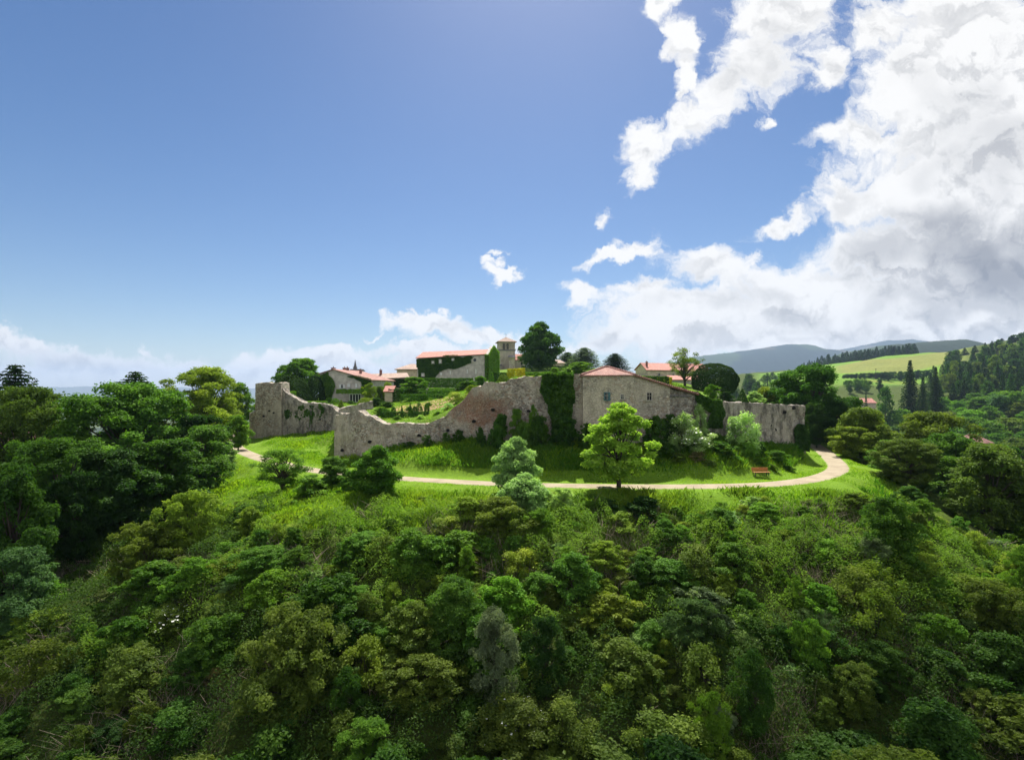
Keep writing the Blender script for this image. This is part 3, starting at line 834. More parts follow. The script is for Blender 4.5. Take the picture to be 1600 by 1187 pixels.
# --- ivy clad barn
bf, brr = xy((652, 0, 0, 143)), xy((757, 0, 0, 138))
barn, _ = eave_house('barn', 'long ivy-clad stone barn under a salmon pink tiled roof', bf, brr, 9.0, 10.0, zt(560.5, 143), zt(551.3, 147.5), M['render'], M['tile_pink'], .35, 0, 'barn', eave_r=zt(554.5, 138), ridge_r=zt(547.0, 142.3))
for px, py, w, h in ((676.5, 566, 3, 3), (688, 564.5, 3.4, 5), (708, 561.5, 3.6, 3), (661, 585.5, 4.4, 4.4), (690, 583.8, 4.6, 4.6), (704, 581.8, 2.4, 6), (730.3, 580, 2.2, 6.5), (743.5, 580, 2.2, 8)):
    s = (px - 652) / 105; cwin(barn, px, py, 143 - 5 * s - .05, w, h, 'sill', None, pane='white', muntin=False)
s = wpt(742, 562.5, 138.65); m = MB(); n = 16
for i in range(n):
    a, b = 2 * math.pi * i / n, 2 * math.pi * (i + 1) / n
    for r0, r1, z in ((.45, .72, -.12),):
        P_ = [(s.x + math.cos(t) * r, s.y + z, s.z + math.sin(t) * r) for t, r in ((a, r0), (b, r0), (b, r1), (a, r1))]; m.poly(P_[::-1])
        m.poly([P_[3], P_[2], (P_[2][0], s.y + .1, P_[2][2]), (P_[3][0], s.y + .1, P_[3][2])][::-1]); m.poly([P_[0], P_[1], (P_[1][0], s.y + .1, P_[1][2]), (P_[0][0], s.y + .1, P_[0][2])])
oc = put(barn, 'round_window', m, M['sill'])
m = MB().prism([(0, 0)] * 0 or [(s.x + math.cos(2 * math.pi * i / 16) * .46, s.z + math.sin(2 * math.pi * i / 16) * .46) for i in range(16)], 0, .05)
m.v = [(a, s.y - .06 + c_, b) for a, b, c_ in m.v]; put(barn, 'round_pane', m, M['glass'])
gx0 = Vector((brr[0] + .2, brr[1] - .5, 0)); gd = Vector((.252, .968, 0)).normalized()
m = MB(); pr = [(0, zt(555, 138)), (4.3, zt(541.5, 142)), (5.4, zt(541.5, 143)), (10.2, zt(552, 148))]
plan = [(gx0 + gd * s_, z_) for s_, z_ in pr]
m.v = [(p.x, p.y, 9.5) for p, _ in plan] + [(p.x, p.y, z_) for p, z_ in plan]; kk = len(plan)
m.v += [(a + .8, b, c_) for a, b, c_ in m.v]
for i in range(kk - 1): m.f += [(i + 1, i, kk + i, kk + i + 1), (2 * kk + i, 2 * kk + i + 1, 3 * kk + i + 1, 3 * kk + i), (kk + i + 1, kk + i, 3 * kk + i, 3 * kk + i + 1)]
m.f += [(0, 2 * kk, 3 * kk, kk), (2 * kk - 1, 4 * kk - 1, 3 * kk - 1, kk - 1)]
put(barn, 'gable_wall', m, M['render'])

# --- gabled garden house on the left
lf, lr = xy((500, 0, 0, 122)), xy((578, 0, 0, 120))
lh = gable_house('garden_house', 'gabled grey house with white shutters and an ivy porch above the far curtain wall', lf, lr, 12, 5.5, zt(584.5, 122), zt(594.0, 120), W(521, 0, 121.5)[0], zt(577.8, 121.4), M['render'], M['tile_red'], .4, skew=1.0)
for px, py, w, h, sh in ((534.5, 603.5, 3.6, 5.2, ('both', 'white')), (545, 601.8, 3.2, 4.2, None), (558.5, 602.2, 5.2, 5.6, None)):
    cwin(lh, px, py, 121 - .02 * (px - 535), w, h, 'white', sh, pane='white' if not sh else 'glass', muntin=bool(sh))
fd = MB(); 
for px in (546.5, 551, 555.5, 560, 564):
    c = wpt(px, 622, 120.25); fd.box((c.x, c.y, c.z), (.16, .14, 1.8))
c0, c1 = wpt(546.5, 615.8, 120.25), wpt(564, 615.8, 120.25); fd.box(((c0.x + c1.x) / 2, c0.y, c0.z + .02), (c1.x - c0.x + .16, .2, .16)); fd.box(((c0.x + c1.x) / 2, c0.y, c0.z - 1.92), (c1.x - c0.x + .16, .2, .2))
d_ = put(lh, 'french_door', fd, M['white']); mm = MB().box(((c0.x + c1.x) / 2, c0.y + .12, c0.z - .95), (c1.x - c0.x, .06, 1.8)); put(lh, 'door_pane', mm, M['glass'])
chimney(lh, 521, 575.5, 124, 5.5, 4); chimney(lh, 540.5, 575.5, 127, 8.5, 5); chimney(lh, 563.5, 579, 127, 2.8, 6)

# --- turret with a little spire behind
o = empty('bell_turret', wpt(557, 590, 150)); tag(o, 'low flat-roofed turret crowned by a slim dark spire', 'turret')
c = wpt(558, 585, 150); put(o, 'wall', MB().box((c.x, c.y, c.z - 1.5), (2.9, 2.9, 5)), M['render'])
put(o, 'roof', MB().box((c.x, c.y, c.z + 1.15), (3.7, 3.7, .3)).box((c.x, c.y, c.z + 1.42), (3.2, 3.2, .22)), M['slate'])
c = wpt(555, 575.8, 150); m = MB(); m.box((c.x, c.y, c.z - .2), (.9, .9, 1.5)); put(o, 'lantern', m, M['slate']); m = MB(); m.tube([c + Vector((0, 0, .55)), c + Vector((0, 0, 1.2)), c + Vector((0, 0, 2.6))], [.42, .3, .03], 8); put(o, 'spire', m, M['slate'])

# --- linked low range and hip roofed house
lo, _ = eave_house('linked_range', 'low range with a grey-pink roof linking house and barn', xy((581, 0, 0, 131)), xy((637, 0, 0, 134)), 8, 6, zt(593.5, 131), zt(585.5, 135), M['render_warm'], M['tile_old'], .4, eave_r=zt(590.5, 134), ridge_r=zt(583.5, 138))
chimney(lo, 595, 579, 134.5, 3.0, 8); cwin(lo, 597, 602, 131.8, 3, 5, 'white', None); cwin(lo, 625, 600, 133.2, 3, 4, 'white', None)
eave_house('hip_house', 'small warm house with a hipped tile roof left of the barn', xy((620, 0, 0, 152)), xy((660, 0, 0, 152)), 9, 8, zt(578, 152), zt(569.5, 156), M['render_warm'], M['tile_old'], .6, hip=3.2)

# --- church
ch = empty('church', wpt(790, 575, 222)); tag(ch, 'stone church with a square belfry tower and pyramid roof', 'church')
c = wpt(790.3, 560, 222); wd = 7.1; zE = zt(533.5, 222); rzc = R(8)
put(ch, 'tower_wall', MB().box((c.x, c.y + wd / 2, (8 + zE) / 2), (wd, wd, zE - 8), rzc), M['stone_house'])
m = MB(); hw_ = wd / 2 + .7; ctr = Vector((c.x, c.y + wd / 2, 0)); cor = [ctr + Matrix.Rotation(rzc, 3, 'Z') @ Vector((i * hw_, j * hw_, 0)) + Vector((0, 0, zE)) for i, j in ((-1, -1), (1, -1), (1, 1), (-1, 1))]
apx = ctr + Vector((0, 0, zt(526.3, 225)))
for i in range(4): m.poly([cor[i], cor[(i + 1) % 4], apx])
for i in range(4): m.poly([cor[(i + 1) % 4], cor[i], cor[i] - Vector((0, 0, .25)), cor[(i + 1) % 4] - Vector((0, 0, .25))])
m.poly([p - Vector((0, 0, .25)) for p in cor][::-1]); tr_ = put(ch, 'tower_roof', m, M['tile_old'])
put(ch, 'weather_cock', MB().tube([apx - Vector((0, 0, .2)), apx + Vector((0, 0, 1.0))], [.05, .04], 6).box((apx.x, apx.y, apx.z + 1.1), (.5, .08, .22)), M['iron'])
put(ch, 'string_course', MB().box((ctr.x, ctr.y, zt(547, 222)), (wd + .5, wd + .5, .5), rzc), M['slate'])
for px in (787.4, 793.2):
    c2 = wpt(px, 541, 221.4 + (.5 if px > 790 else -.1)); w2, h2 = .95, 2.5; arc = [(-w2 / 2, -h2 / 2), (w2 / 2, -h2 / 2)] + [(w2 / 2 * math.cos(a), h2 / 2 - w2 / 2 + w2 / 2 * math.sin(a)) for a in [k * math.pi / 8 for k in range(9)]]
    m = MB(); nn = len(arc); m.v = [(c2.x + a, c2.y - .02, c2.z + b) for a, b in arc] + [(c2.x + a, c2.y + .8, c2.z + b) for a, b in arc]
    m.f = [tuple(range(nn)), tuple(range(2 * nn - 1, nn - 1, -1))] + [((i + 1) % nn, i, nn + i, nn + (i + 1) % nn) for i in range(nn)]
    wn_ = put(ch, 'belfry_window', m, M['dark'])
    lv = MB()
    for k in range(5): lv.box((c2.x, c2.y - .05, c2.z - 1.0 + k * .45), (w2 * .95, .1, .1))
    put(ch, 'louvre', lv, M['render'])
m = MB(); x0, x1 = W(764, 0, 226)[0], W(780, 0, 226)[0]; z0_, z1_, z2_ = zt(573, 226), zt(563.5, 226), zt(555.5, 230)
m.prism([(x0, 226), (x1, 226), (x1, 234), (x0, 234)], 6, z1_); put(ch, 'nave_wall', m, M['stone_house'])
m = MB(); m.slab([(x0 - .3, 225.5, z1_ + .1), (x1 + .5, 225.5, z1_ + .1), (x1 + .5, 230, z2_), (x0 - .3, 230, z2_)], .25); m.slab([(x0 - .3, 230, z2_), (x1 + .5, 230, z2_), (x1 + .5, 234.5, z1_ + .1), (x0 - .3, 234.5, z1_ + .1)], .25); put(ch, 'nave_roof', m, M['tile_old'])
x0b, x1b = W(764, 0, 221)[0], W(784, 0, 221)[0]; m = MB(); m.prism([(x0b, 220), (x1b, 220), (x1b, 225.3), (x0b, 225.3)], 6, zt(571.5, 220)); put(ch, 'aisle_wall', m, M['stone_house'])
m = MB(); m.slab([(x0b, 219.5, zt(571, 220)), (x1b, 219.5, zt(571, 220)), (x1b, 225.4, zt(566, 225.4)), (x0b, 225.4, zt(566, 225.4))], .2); put(ch, 'aisle_roof', m, M['slate'])
x2, x3 = W(795, 0, 218)[0], W(804.5, 0, 218)[0]; m = MB(); m.prism([(x2, 217), (x3, 217), (x3, 224), (x2, 224)], 6, zt(558, 218)); put(ch, 'transept_wall', m, M['stone_house'])
m = MB(); m.slab([(x2 - .3, 216.6, zt(558, 218) + .1), (x3 + .3, 216.6, zt(558, 218) + .1), (x3 + .3, 224, zt(555, 224)), (x2 - .3, 224, zt(555, 224))], .25); put(ch, 'transept_roof', m, M['slate'])
x4, x5 = x3 + .05, W(822, 0, 221)[0]; m = MB(); m.prism([(x4, 220), (x5, 220), (x5, 228), (x4, 228)], 6, zt(562, 220)); put(ch, 'choir_wall', m, M['stone_house'])
m = MB(); m.slab([(x4, 219.5, zt(562, 220)), (x5 + .4, 219.5, zt(562, 220)), (x5 + .4, 224, zt(553, 224)), (x4, 224, zt(553, 224))], .25); m.slab([(x4, 224, zt(553, 224)), (x5 + .4, 224, zt(553, 224)), (x5 + .4, 228.5, zt(562, 228)), (x4, 228.5, zt(562, 228))], .25); put(ch, 'choir_roof', m, M['tile_pink'])
cwin(ch, 815, 568, 219.95, 3.2, 4.5, 'sill', None, pane='dark', muntin=False)
eave_house('low_house', 'low stone house with a grey-pink roof right of the big tree', xy((862, 0, 0, 205)), xy((882, 0, 0, 205)), 7, 10, zt(568, 205), zt(563, 208), M['render_warm'], M['tile_old'], .4, hip=1.5)

# --- farmhouse on the right
fh = gable_house('farmhouse', 'stone farmhouse with a long pink roof left of the bare-branched tree', xy((993, 0, 0, 158)), xy((1011, 0, 0, 152)), 22, 10, zt(578, 158), zt(578.5, 152), W(1002, 0, 155)[0], zt(567.8, 155), M['render_warm'], M['tile_pink'], .4, skew=0)
fh2, _ = eave_house('farmhouse_wing', 'long farmhouse wing with a faded pink roof and shaded wall', xy((1011.5, 0, 0, 151)), xy((1068, 0, 0, 149)), 10, 10, zt(579, 151), zt(568.5, 156), M['render_warm'], M['tile_pink'], .4, eave_r=zt(580, 149), ridge_r=zt(569, 154))
chimney(fh2, 1010.5, 566, 153.5, 2.4, 7); cwin(fh2, 1030, 585, 150.2, 3, 4, 'sill', None); cwin(fh2, 1052, 586, 149.5, 3, 4, 'sill', None)
eave_house('shed', 'low shed with a pink tiled roof below the farmhouse', xy((1046, 0, 0, 128)), xy((1092, 0, 0, 127)), 6, 9, zt(594.5, 128), zt(588, 131), M['render'], M['tile_pink'], .3)
# --- pink garden outbuilding
eave_house('garden_shed', 'little salmon tiled garden shed between bushes', xy((601, 0, 0, 116)), xy((613, 0, 0, 116)), 4, 5, zt(613, 116), zt(604, 118), M['render_warm'], M['tile_pink'], .3)
# --- roofs in the valley
for px, py, Yv, wpx, lab, mt in ((1352, 628, 330, 40, 'pale pink roofed house far down in the valley', 'tile_pink'), (1541, 690, 190, 34, 'brown roofed house sunk among the valley trees', 'tile_red')):
    c = wpt(px, py, Yv); w = wpx / F * Yv; eave_house('valley_house', lab, (c.x - w / 2, Yv), (c.x + w / 2, Yv + 2), 8, c.z - 7, c.z - .8, c.z + 2.2, M['render_warm'], M[mt], .5, hip=2.5 if mt == 'tile_red' else 0)
c = wpt(3, 700, 75); eave_house('valley_house', 'reddish roofed house glimpsed through the trees at the far left edge', (c.x - 4, 75), (c.x + 3.5, 76), 7, c.z - 6, c.z - .5, c.z + 1.8, M['render_warm'], M['tile_red'], .4)

# --- bench beside the path
b0 = Vector(G(1188, 746, .1)); b0.z = zg(b0.x, b0.y) ; bn = empty('park_bench', b0, R(4)); tag(bn, 'orange-brown wooden bench on the grass beside the path', 'bench')
m = MB()
for k in range(4): m.box((0, -.02 - k * .125, .46), (2.0, .105, .045))
m.build('seat', M['wood'], bn)
m = MB()
for k in range(3): m.box((0, .13 + k * .035, .6 + k * .135), (2.0, .04, .11))
m.build('backrest', M['wood'], bn)
for s in (-.82, .82):
    m = MB(); m.box((s, -.36, .215), (.09, .09, .43)); m.box((s, .10, .215), (.09, .09, .43)); m.box((s, -.13, .41), (.08, .38, .05)); m.tube([(s, .13, .44), (s, .25, .95)], [.04, .035], 6); m.build('leg', M['iron'], bn)
# --- utility pole in the field
u = Vector(W(1368.5, 590, 520)); u.z = zg(u.x, u.y); up_ = empty('utility_pole', u); tag(up_, 'slim wooden utility pole standing in the far field', 'pole')
MB().tube([(0, 0, -1), (0, 0, 11)], [.26, .18], 8).build('post', M['bark'], up_); MB().box((0, 0, 10.2), (2.4, .2, .2)).build('crossarm', M['bark'], up_)

# ------------------------------------------------------------------ foliage building blocks
def unit(v): return v / np.maximum(np.linalg.norm(v, axis=1), 1e-9)[:, None]


def rand_dirs(n):
    return unit(rng.normal(size=(n, 3)))


def leaves(Cn, Nm, size, tint, aspect=.55, bend=.22):
    """one folded four-cornered leaf per centre; returns verts, quads, tint per face"""
    n = len(Cn); t = np.cross(Nm, rand_dirs(n)); t = unit(t); b = np.cross(Nm, t)
    s = np.asarray(size).reshape(-1, 1) * np.ones((n, 1))
    V = np.empty((n, 4, 3)); V[:, 0] = Cn + t * s; V[:, 1] = Cn + b * s * aspect + Nm * s * .12; V[:, 2] = Cn - t * s - Nm * s * bend; V[:, 3] = Cn - b * s * aspect + Nm * s * .12
    return V.reshape(-1, 3), np.arange(n * 4).reshape(n, 4), tint


class Fol:
    def __init__(s): s.V = []; s.Q = []; s.T = []; s.n = 0

    def add(s, V, Q, T): s.V.append(V); s.Q.append(Q + s.n); s.T.append(T); s.n += len(V); return s

    def mesh(s, name, mat):
        return np_mesh(name, np.vstack(s.V), np.vstack(s.Q), mat, False, {'tint': ('FACE', 'FLOAT', np.clip(np.concatenate(s.T), 0, 1))})


def lobed_crown(f, lobes, per, size, up=.45, flat=.75, shell=.7, jit=.12, upbias=.35, aspect=.55):
    """lobes: (x,y,z,r). leaves gather on the upper, outer part of each lobe"""
    lobes = np.asarray(lobes, float); r2 = lobes[:, 3] ** 2; cnt = np.maximum(8, (per * r2 / r2.mean())).astype(int)
    c = np.repeat(np.arange(len(lobes)), cnt); n = len(c)
    d = rand_dirs(n); d[:, 2] = np.where((d[:, 2] < -.2) & (rng.random(n) < upbias * 1.6), -d[:, 2], d[:, 2])
    rad = lobes[c, 3] * (shell + (1 - shell) * rng.random(n) ** .6) * (1 + .42 * vnoise(d * 2.3 + c[:, None] * 7.7)) * np.where(rng.random(n) < .07, rng.uniform(1.05, 1.4, n), 1)
    P = lobes[c, :3] + d * rad[:, None] * np.array([1, 1, flat]) + rng.normal(size=(n, 3)) * jit * size * 3
    Nm = unit(d * .55 + np.array([0, 0, up]) + rng.normal(size=(n, 3)) * .55)
    lt = rng.normal(size=len(lobes)) * .13
    tint = .5 + lt[c] * 1.3 + rng.normal(size=n) * .10
    f.add(*leaves(P, Nm, size * rng.uniform(.65, 1.3, n), tint, aspect)); return f


def branch_mesh(name, H, tips, r0, wander=.06, mat=None, stems=1, spread=0.0, split=(.25, .6)):
    m = MB()
    for sidx in range(stems):
        ang = 2 * math.pi * sidx / max(1, stems); bx, by = spread * math.cos(ang), spread * math.sin(ang)
        top = H * .72; pts = []; rad = []
        for k in range(8):
            u = k / 7; pts.append((bx * (.25 + u) + wander * H * math.sin(u * 4 + sidx) * u * .5, by * (.25 + u) + wander * H * math.cos(u * 3.3 + sidx) * u * .4, top * u)); rad.append(r0 * (1 - .78 * u) / math.sqrt(stems))
        m.tube([(pts[0][0], pts[0][1], -1.0)] + pts, [r0 * 1.35 / math.sqrt(stems)] + rad, 7)
        for q in tips[sidx::stems]:
            u = random.uniform(*split) * min(1, q[2] / (top + .01)) ** .6; u = min(.95, max(.1, u)); i = min(6, int(u * 7)); a = Vector(pts[i]).lerp(Vector(pts[i + 1]), u * 7 - i); b = Vector(q[:3])
            mid = a.lerp(b, .5) + Vector((0, 0, .10 * (b - a).length)); rr = r0 * (.36 * (1 - u) + .1) / math.sqrt(stems)
            m.tube([a, a.lerp(mid, .5) + Vector((0, 0, .02 * H)), mid, mid.lerp(b, .55), b], [rr, rr * .8, rr * .6, rr * .4, rr * .15], 5)
    return m.mesh(name, mat or M['bark'], True)


def env_round(u):      # radius of a broad crown against height 0..1
    return np.sqrt(np.clip(1 - (2 * (u ** .85) - 1) ** 2, 0, 1)) * .9 + .1


def env_ovoid(u): return np.clip(np.sin(np.clip(u, 0, 1) ** .62 * math.pi), 0, 1) ** .75


def env_dome(u): return np.sqrt(np.clip(1 - (u * .98) ** 2, 0, 1))


def scatter_lobes(n, H, z0, Rr, env, lr, fill=.45, squash=1, ragged=.22):
    out = []; ph = [random.random() * 6.283 for _ in range(4)]
    tries = 0
    while len(out) < n and tries < n * 60:
        tries += 1
        u = random.random(); e = float(env(np.array([u]))[0]) * Rr; a = random.random() * 2 * math.pi; q = (fill + (1 - fill) * random.random()) if random.random() < .76 else random.random() * fill
        r = Rr * random.uniform(*lr); e *= 1 + ragged * (math.sin(2 * a + ph[0] + u * 3) * .6 + math.sin(3 * a + ph[1] - u * 5) * .5 + math.sin(5 * a + ph[2] + u * 7) * .35); k = max(0, e - r * .55) * q
        p = (k * math.cos(a), k * math.sin(a), z0 + (H - z0) * u); p = (p[0], p[1], min(p[2], H - r * .6))
        if all((p[0] - o[0]) ** 2 + (p[1] - o[1]) ** 2 + (p[2] - o[2]) ** 2 > (.55 * (r + o[3]) / 1.35) ** 2 for o in out): out.append((*p, r))
    return out


PROTO = {}


def proto(kind, i, H, Rr, crown, trunk=None, extra=None):
    v = np.empty(len(crown.vertices) * 3, np.float32); crown.vertices.foreach_get('co', v); v = v.reshape(-1, 3)
    Rr = float(np.percentile(np.hypot(v[:, 0], v[:, 1]), 96)); H = float(np.percentile(v[:, 2], 99.7))      # the size the leaves really reach
    PROTO.setdefault(kind, []).append(dict(H=H, R=Rr, crown=crown, trunk=trunk, extra=extra))


def trunk_name(): return 'trunk'


for i in range(4):       # broadleaf tree 10 m high, crown radius 4
    lb = scatter_lobes(105, 10, 1.4, 4.0, env_round, (.11, .26), ragged=.3); f = Fol(); lobed_crown(f, lb, 270, .155, up=.6, shell=.6)
    proto('broad', i, 10, 4, f.mesh('crown', M['leaf']), branch_mesh('trunk', 10, lb[::2], .26))
for i in range(4):       # tall dense round tree, fine leaves, for the foreground mounds
    lb = scatter_lobes(120, 6, .3, 3.0, env_dome if i < 2 else env_round, (.09, .22), .4, ragged=.3); f = Fol(); lobed_crown(f, lb, 210, .10, shell=.55)
    proto('mound', i, 6, 3, f.mesh('crown', M['leaf']), branch_mesh('trunk', 6, lb[::3], .16, stems=3, spread=.35))
for i in range(7):       # many stemmed shrub 3 m
    lb = scatter_lobes(95, 3, .1, 1.6, env_dome, (.09, .24), .35, ragged=.34); f = Fol(); lobed_crown(f, lb, 135 if i < 5 else 95, .08 if i < 5 else .105, shell=.5, flat=(.75, .6, .9, .75, 1.0, .65, .85)[i])
    proto('bush', i, 3, 1.6, f.mesh('foliage', M['leaf']), branch_mesh('stems', 3, lb[::3], .07, stems=4, spread=.3))
for i in range(2):       # loose shrub, twigs showing through
    lb = scatter_lobes(30, 3, .2, 1.6, env_round, (.12, .26)); f = Fol(); lobed_crown(f, lb, 170, .075, shell=.4, jit=.5)
    proto('loose', i, 3, 1.6, f.mesh('foliage', M['leaf']), branch_mesh('stems', 3, lb, .06, stems=5, spread=.35, wander=.12))
for i in range(2):       # pale upright tufted young tree (elder-like)
    lb = scatter_lobes(60, 6, .5, 2.0, env_round, (.14, .30), .6, ragged=.3); f = Fol(); lobed_crown(f, lb, 230, .12, up=.8, shell=.4, aspect=.3)
    proto('tuft', i, 6, 2.0, f.mesh('crown', M['leaf']), branch_mesh('trunk', 6, lb[::2], .13, stems=2, spread=.2))
# maple: clear trunk, layered tufts
lb = scatter_lobes(76, 9, 1.3, 3.6, env_ovoid, (.13, .25), .6, ragged=.24); f = Fol(); lobed_crown(f, lb, 270, .17, up=.8, flat=.55, shell=.5)
proto('maple', 0, 9, 3.6, f.mesh('crown', M['leaf']), branch_mesh('trunk', 9, lb, .24, split=(.3, .9)))
for i in range(3):       # large spreading tree 18 m
    lb = scatter_lobes(170, 18, 2.0, 8, env_round, (.09, .2), .55, ragged=.3); f = Fol(); lobed_crown(f, lb, 300, .20, up=.6, flat=.78, shell=.5)
    proto('giant', i, 18, 8, f.mesh('crown', M['leaf']), branch_mesh('trunk', 18, lb[::3], .5))
# linden: very dense, egg shaped
lb = scatter_lobes(90, 17, 1.5, 7.6, env_ovoid, (.14, .27), .6, ragged=.1) + [(0, 0, z_, 3.2) for z_ in (5, 8, 11)]; f = Fol(); lobed_crown(f, lb, 330, .34)
proto('linden', 0, 17, 7.6, f.mesh('crown', M['leaf']), branch_mesh('trunk', 17, lb[::3], .5))
# sparse tree with its branches showing
for i in range(2):
    lb = scatter_lobes(60, 10, 2.6, 4, env_round, (.10, .2), .5); f = Fol(); lobed_crown(f, lb, 110 if i == 0 else 210, .13, shell=.3, jit=.5)
    proto('sparse', i, 10, 4, f.mesh('crown', M['leaf']), branch_mesh('trunk', 10, lb, .3, split=(.2, .75)))
# conifers
for i in range(3):
    f = Fol(); H, Rr = 12, 3.0 if i < 2 else 4.0; Pn, Nn_, sz, tn = [], [], [], []
    tm = MB(); tm.tube([(0, 0, -1), (0, 0, 0), (.05, 0, H * .5), (0, 0, H * .99)], [.28, .22, .13, .02], 7)
    z = 1.0
    while z < H - .25:
        u = z / H; L = Rr * (1 - u) ** (.85 if i < 2 else .6) * random.uniform(.8, 1.1) + .12; nb = 9 if u < .8 else 6; a0 = random.random() * 6.28
        for k in range(nb):
            a = a0 + 2 * math.pi * k / nb + random.uniform(-.2, .2); LL = L * random.uniform(.75, 1.1); d = np.array([math.cos(a), math.sin(a)])
            droop = .18 if i < 2 else .02; lt = random.gauss(0, .12); nn = max(5, int(LL * 13))
            tipz = z - droop * LL; 
            if k % 2 == 0: tm.tube([(0, 0, z), (d[0] * LL * .9, d[1] * LL * .9, tipz)], [.05 * (1 - u) + .015, .01], 4)
            for q in range(nn):
                s = (q + random.random()) / nn; wdt = .34 * LL * (1 - s * .75) * random.uniform(-1, 1)
                Pn.append((d[0] * LL * s - d[1] * wdt, d[1] * LL * s + d[0] * wdt, z - droop * LL * s * s * 1.5 - abs(wdt) * .3 + random.uniform(-.07, .07))); Nn_.append((d[0] * .3 + random.gauss(0, .45), d[1] * .3 + random.gauss(0, .45), .8)); sz.append(random.uniform(.14, .30)); tn.append(.5 + lt + random.gauss(0, .15))
        z += .42 * (1 - .45 * u)
    f.add(*leaves(np.array(Pn), unit(np.array(Nn_)), np.array(sz), np.array(tn), .38)); proto('conifer', i, H, Rr, f.mesh('crown', M['needle']), tm.mesh('trunk', M['bark'], True))
# coarse versions for far away
for i in range(3):
    lb = scatter_lobes(36, 10, 1.0, 4.0, env_round, (.2, .36)); f = Fol(); lobed_crown(f, lb, 75, .36)
    proto('far_broad', i, 10, 4, f.mesh('crown', M['leaf']), branch_mesh('trunk', 10, lb[:5], .28))
for i in range(2):
    f = Fol(); H, Rr = 12, 2.6; n = 900; u = rng.random(n) ** 1.5; a = rng.random(n) * 6.283; st = (np.floor(u * 16) + .15 * rng.random(n)) / 16
    rr = Rr * (1 - st) * (.35 + .65 * rng.random(n) ** .5) + .08; P_ = np.c_[np.cos(a) * rr, np.sin(a) * rr, .6 + st * (H - .6) - rr * .15]
    f.add(*leaves(P_, unit(np.c_[np.cos(a) * .5, np.sin(a) * .5, np.full(n, .7)] + rng.normal(size=(n, 3)) * .4), rng.uniform(.3, .6, n), .5 + rng.normal(size=n) * .2, .5))
    proto('far_conifer', i, H, Rr, f.mesh('crown', M['needle']), MB().tube([(0, 0, -1), (0, 0, H * .9)], [.25, .04], 5).mesh('trunk', M['bark']))


def clipped_mesh(fn, n, size, name='foliage'):
    """fn(n) -> points, normals on the clipped surface"""
    P_, Nm = fn(n); f = Fol(); k = len(P_)
    f.add(*leaves(P_ - Nm * (rng.random(k)[:, None] ** 2) * size * 1.6, unit(Nm + rng.normal(size=(k, 3)) * .38), size * rng.uniform(.7, 1.3, k), .5 + rng.normal(size=k) * .15 + .12 * vnoise(P_ * 2 / max(size * 8, .5)), .6))
    return f.mesh(name, M['clipped'])


def dome_pts(rx, ry, rz, z0=0.0, low=-.35):
    def fn(n):
        d = rand_dirs(int(n * 1.6)); d = d[d[:, 2] > low][:n]; P_ = d * np.array([rx, ry, rz]) * (1 + .07 * vnoise(d * 2.5) + .06 * vnoise(d * 6.5))[:, None]; P_[:, 2] += z0
        return P_, unit(d / np.array([rx, ry, rz]))
    return fn


def cone_pts(r, h):
    def fn(n):
        u = 1 - np.sqrt(rng.random(n)); a = rng.random(n) * 6.283; rr = r * (1 - u) ** .85
        return np.c_[np.cos(a) * rr, np.sin(a) * rr, u * h], unit(np.c_[np.cos(a), np.sin(a), np.full(n, r / h)])
    return fn


def box_pts(lx, ly, h):
    def fn(n):
        ar = np.array([lx * ly, lx * h, lx * h, ly * h, ly * h]); k = rng.choice(5, n, p=ar / ar.sum()); a, b = rng.random(n) - .5, rng.random(n)
        P_ = np.empty((n, 3)); Nm = np.zeros((n, 3))
        for q, (pt, nv) in enumerate(((np.c_[a * lx, (b - .5) * ly, np.full(n, h)], (0, 0, 1)), (np.c_[a * lx, np.full(n, -ly / 2), b * h], (0, -1, 0)), (np.c_[a * lx, np.full(n, ly / 2), b * h], (0, 1, 0)), (np.c_[np.full(n, -lx / 2), a * ly, b * h], (-1, 0, 0)), (np.c_[np.full(n, lx / 2), a * ly, b * h], (1, 0, 0)))):
            P_[k == q] = pt[k == q]; Nm[k == q] = nv
        P_ += .12 * np.c_[vnoise(P_ * 1.1), vnoise(P_ * 1.1 + 9), vnoise(P_ * 1.3 + 30)]
        return P_, Nm
    return fn


COLOURS = {'dark green': (0.036, 0.086, 0.014), 'deep green': (0.056, 0.133, 0.015), 'mid green': (0.090, 0.194, 0.021), 'bright green': (0.129, 0.258, 0.022), 'yellow-green': (0.181, 0.258, 0.026),
           'olive green': (0.116, 0.176, 0.024), 'pale green': (0.30, 0.45, 0.15), 'blue-green': (0.09, 0.172, 0.046), 'grey-green': (0.163, 0.224, 0.103), 'blackish green': (0.03, 0.066, 0.013), 'golden green': (0.344, 0.318, 0.017), 'brownish': (0.163, 0.163, 0.052)}


def jitter(c, s=.14):
    k = 1 + random.uniform(-s, s); return (c[0] * k * (1 + random.uniform(-s, s) * .6), c[1] * k, c[2] * k * (1 + random.uniform(-s, s)), 1)


PLACED = []
PENDING = []     # (root, base words, px, py): labels that repeat get an ordinal later


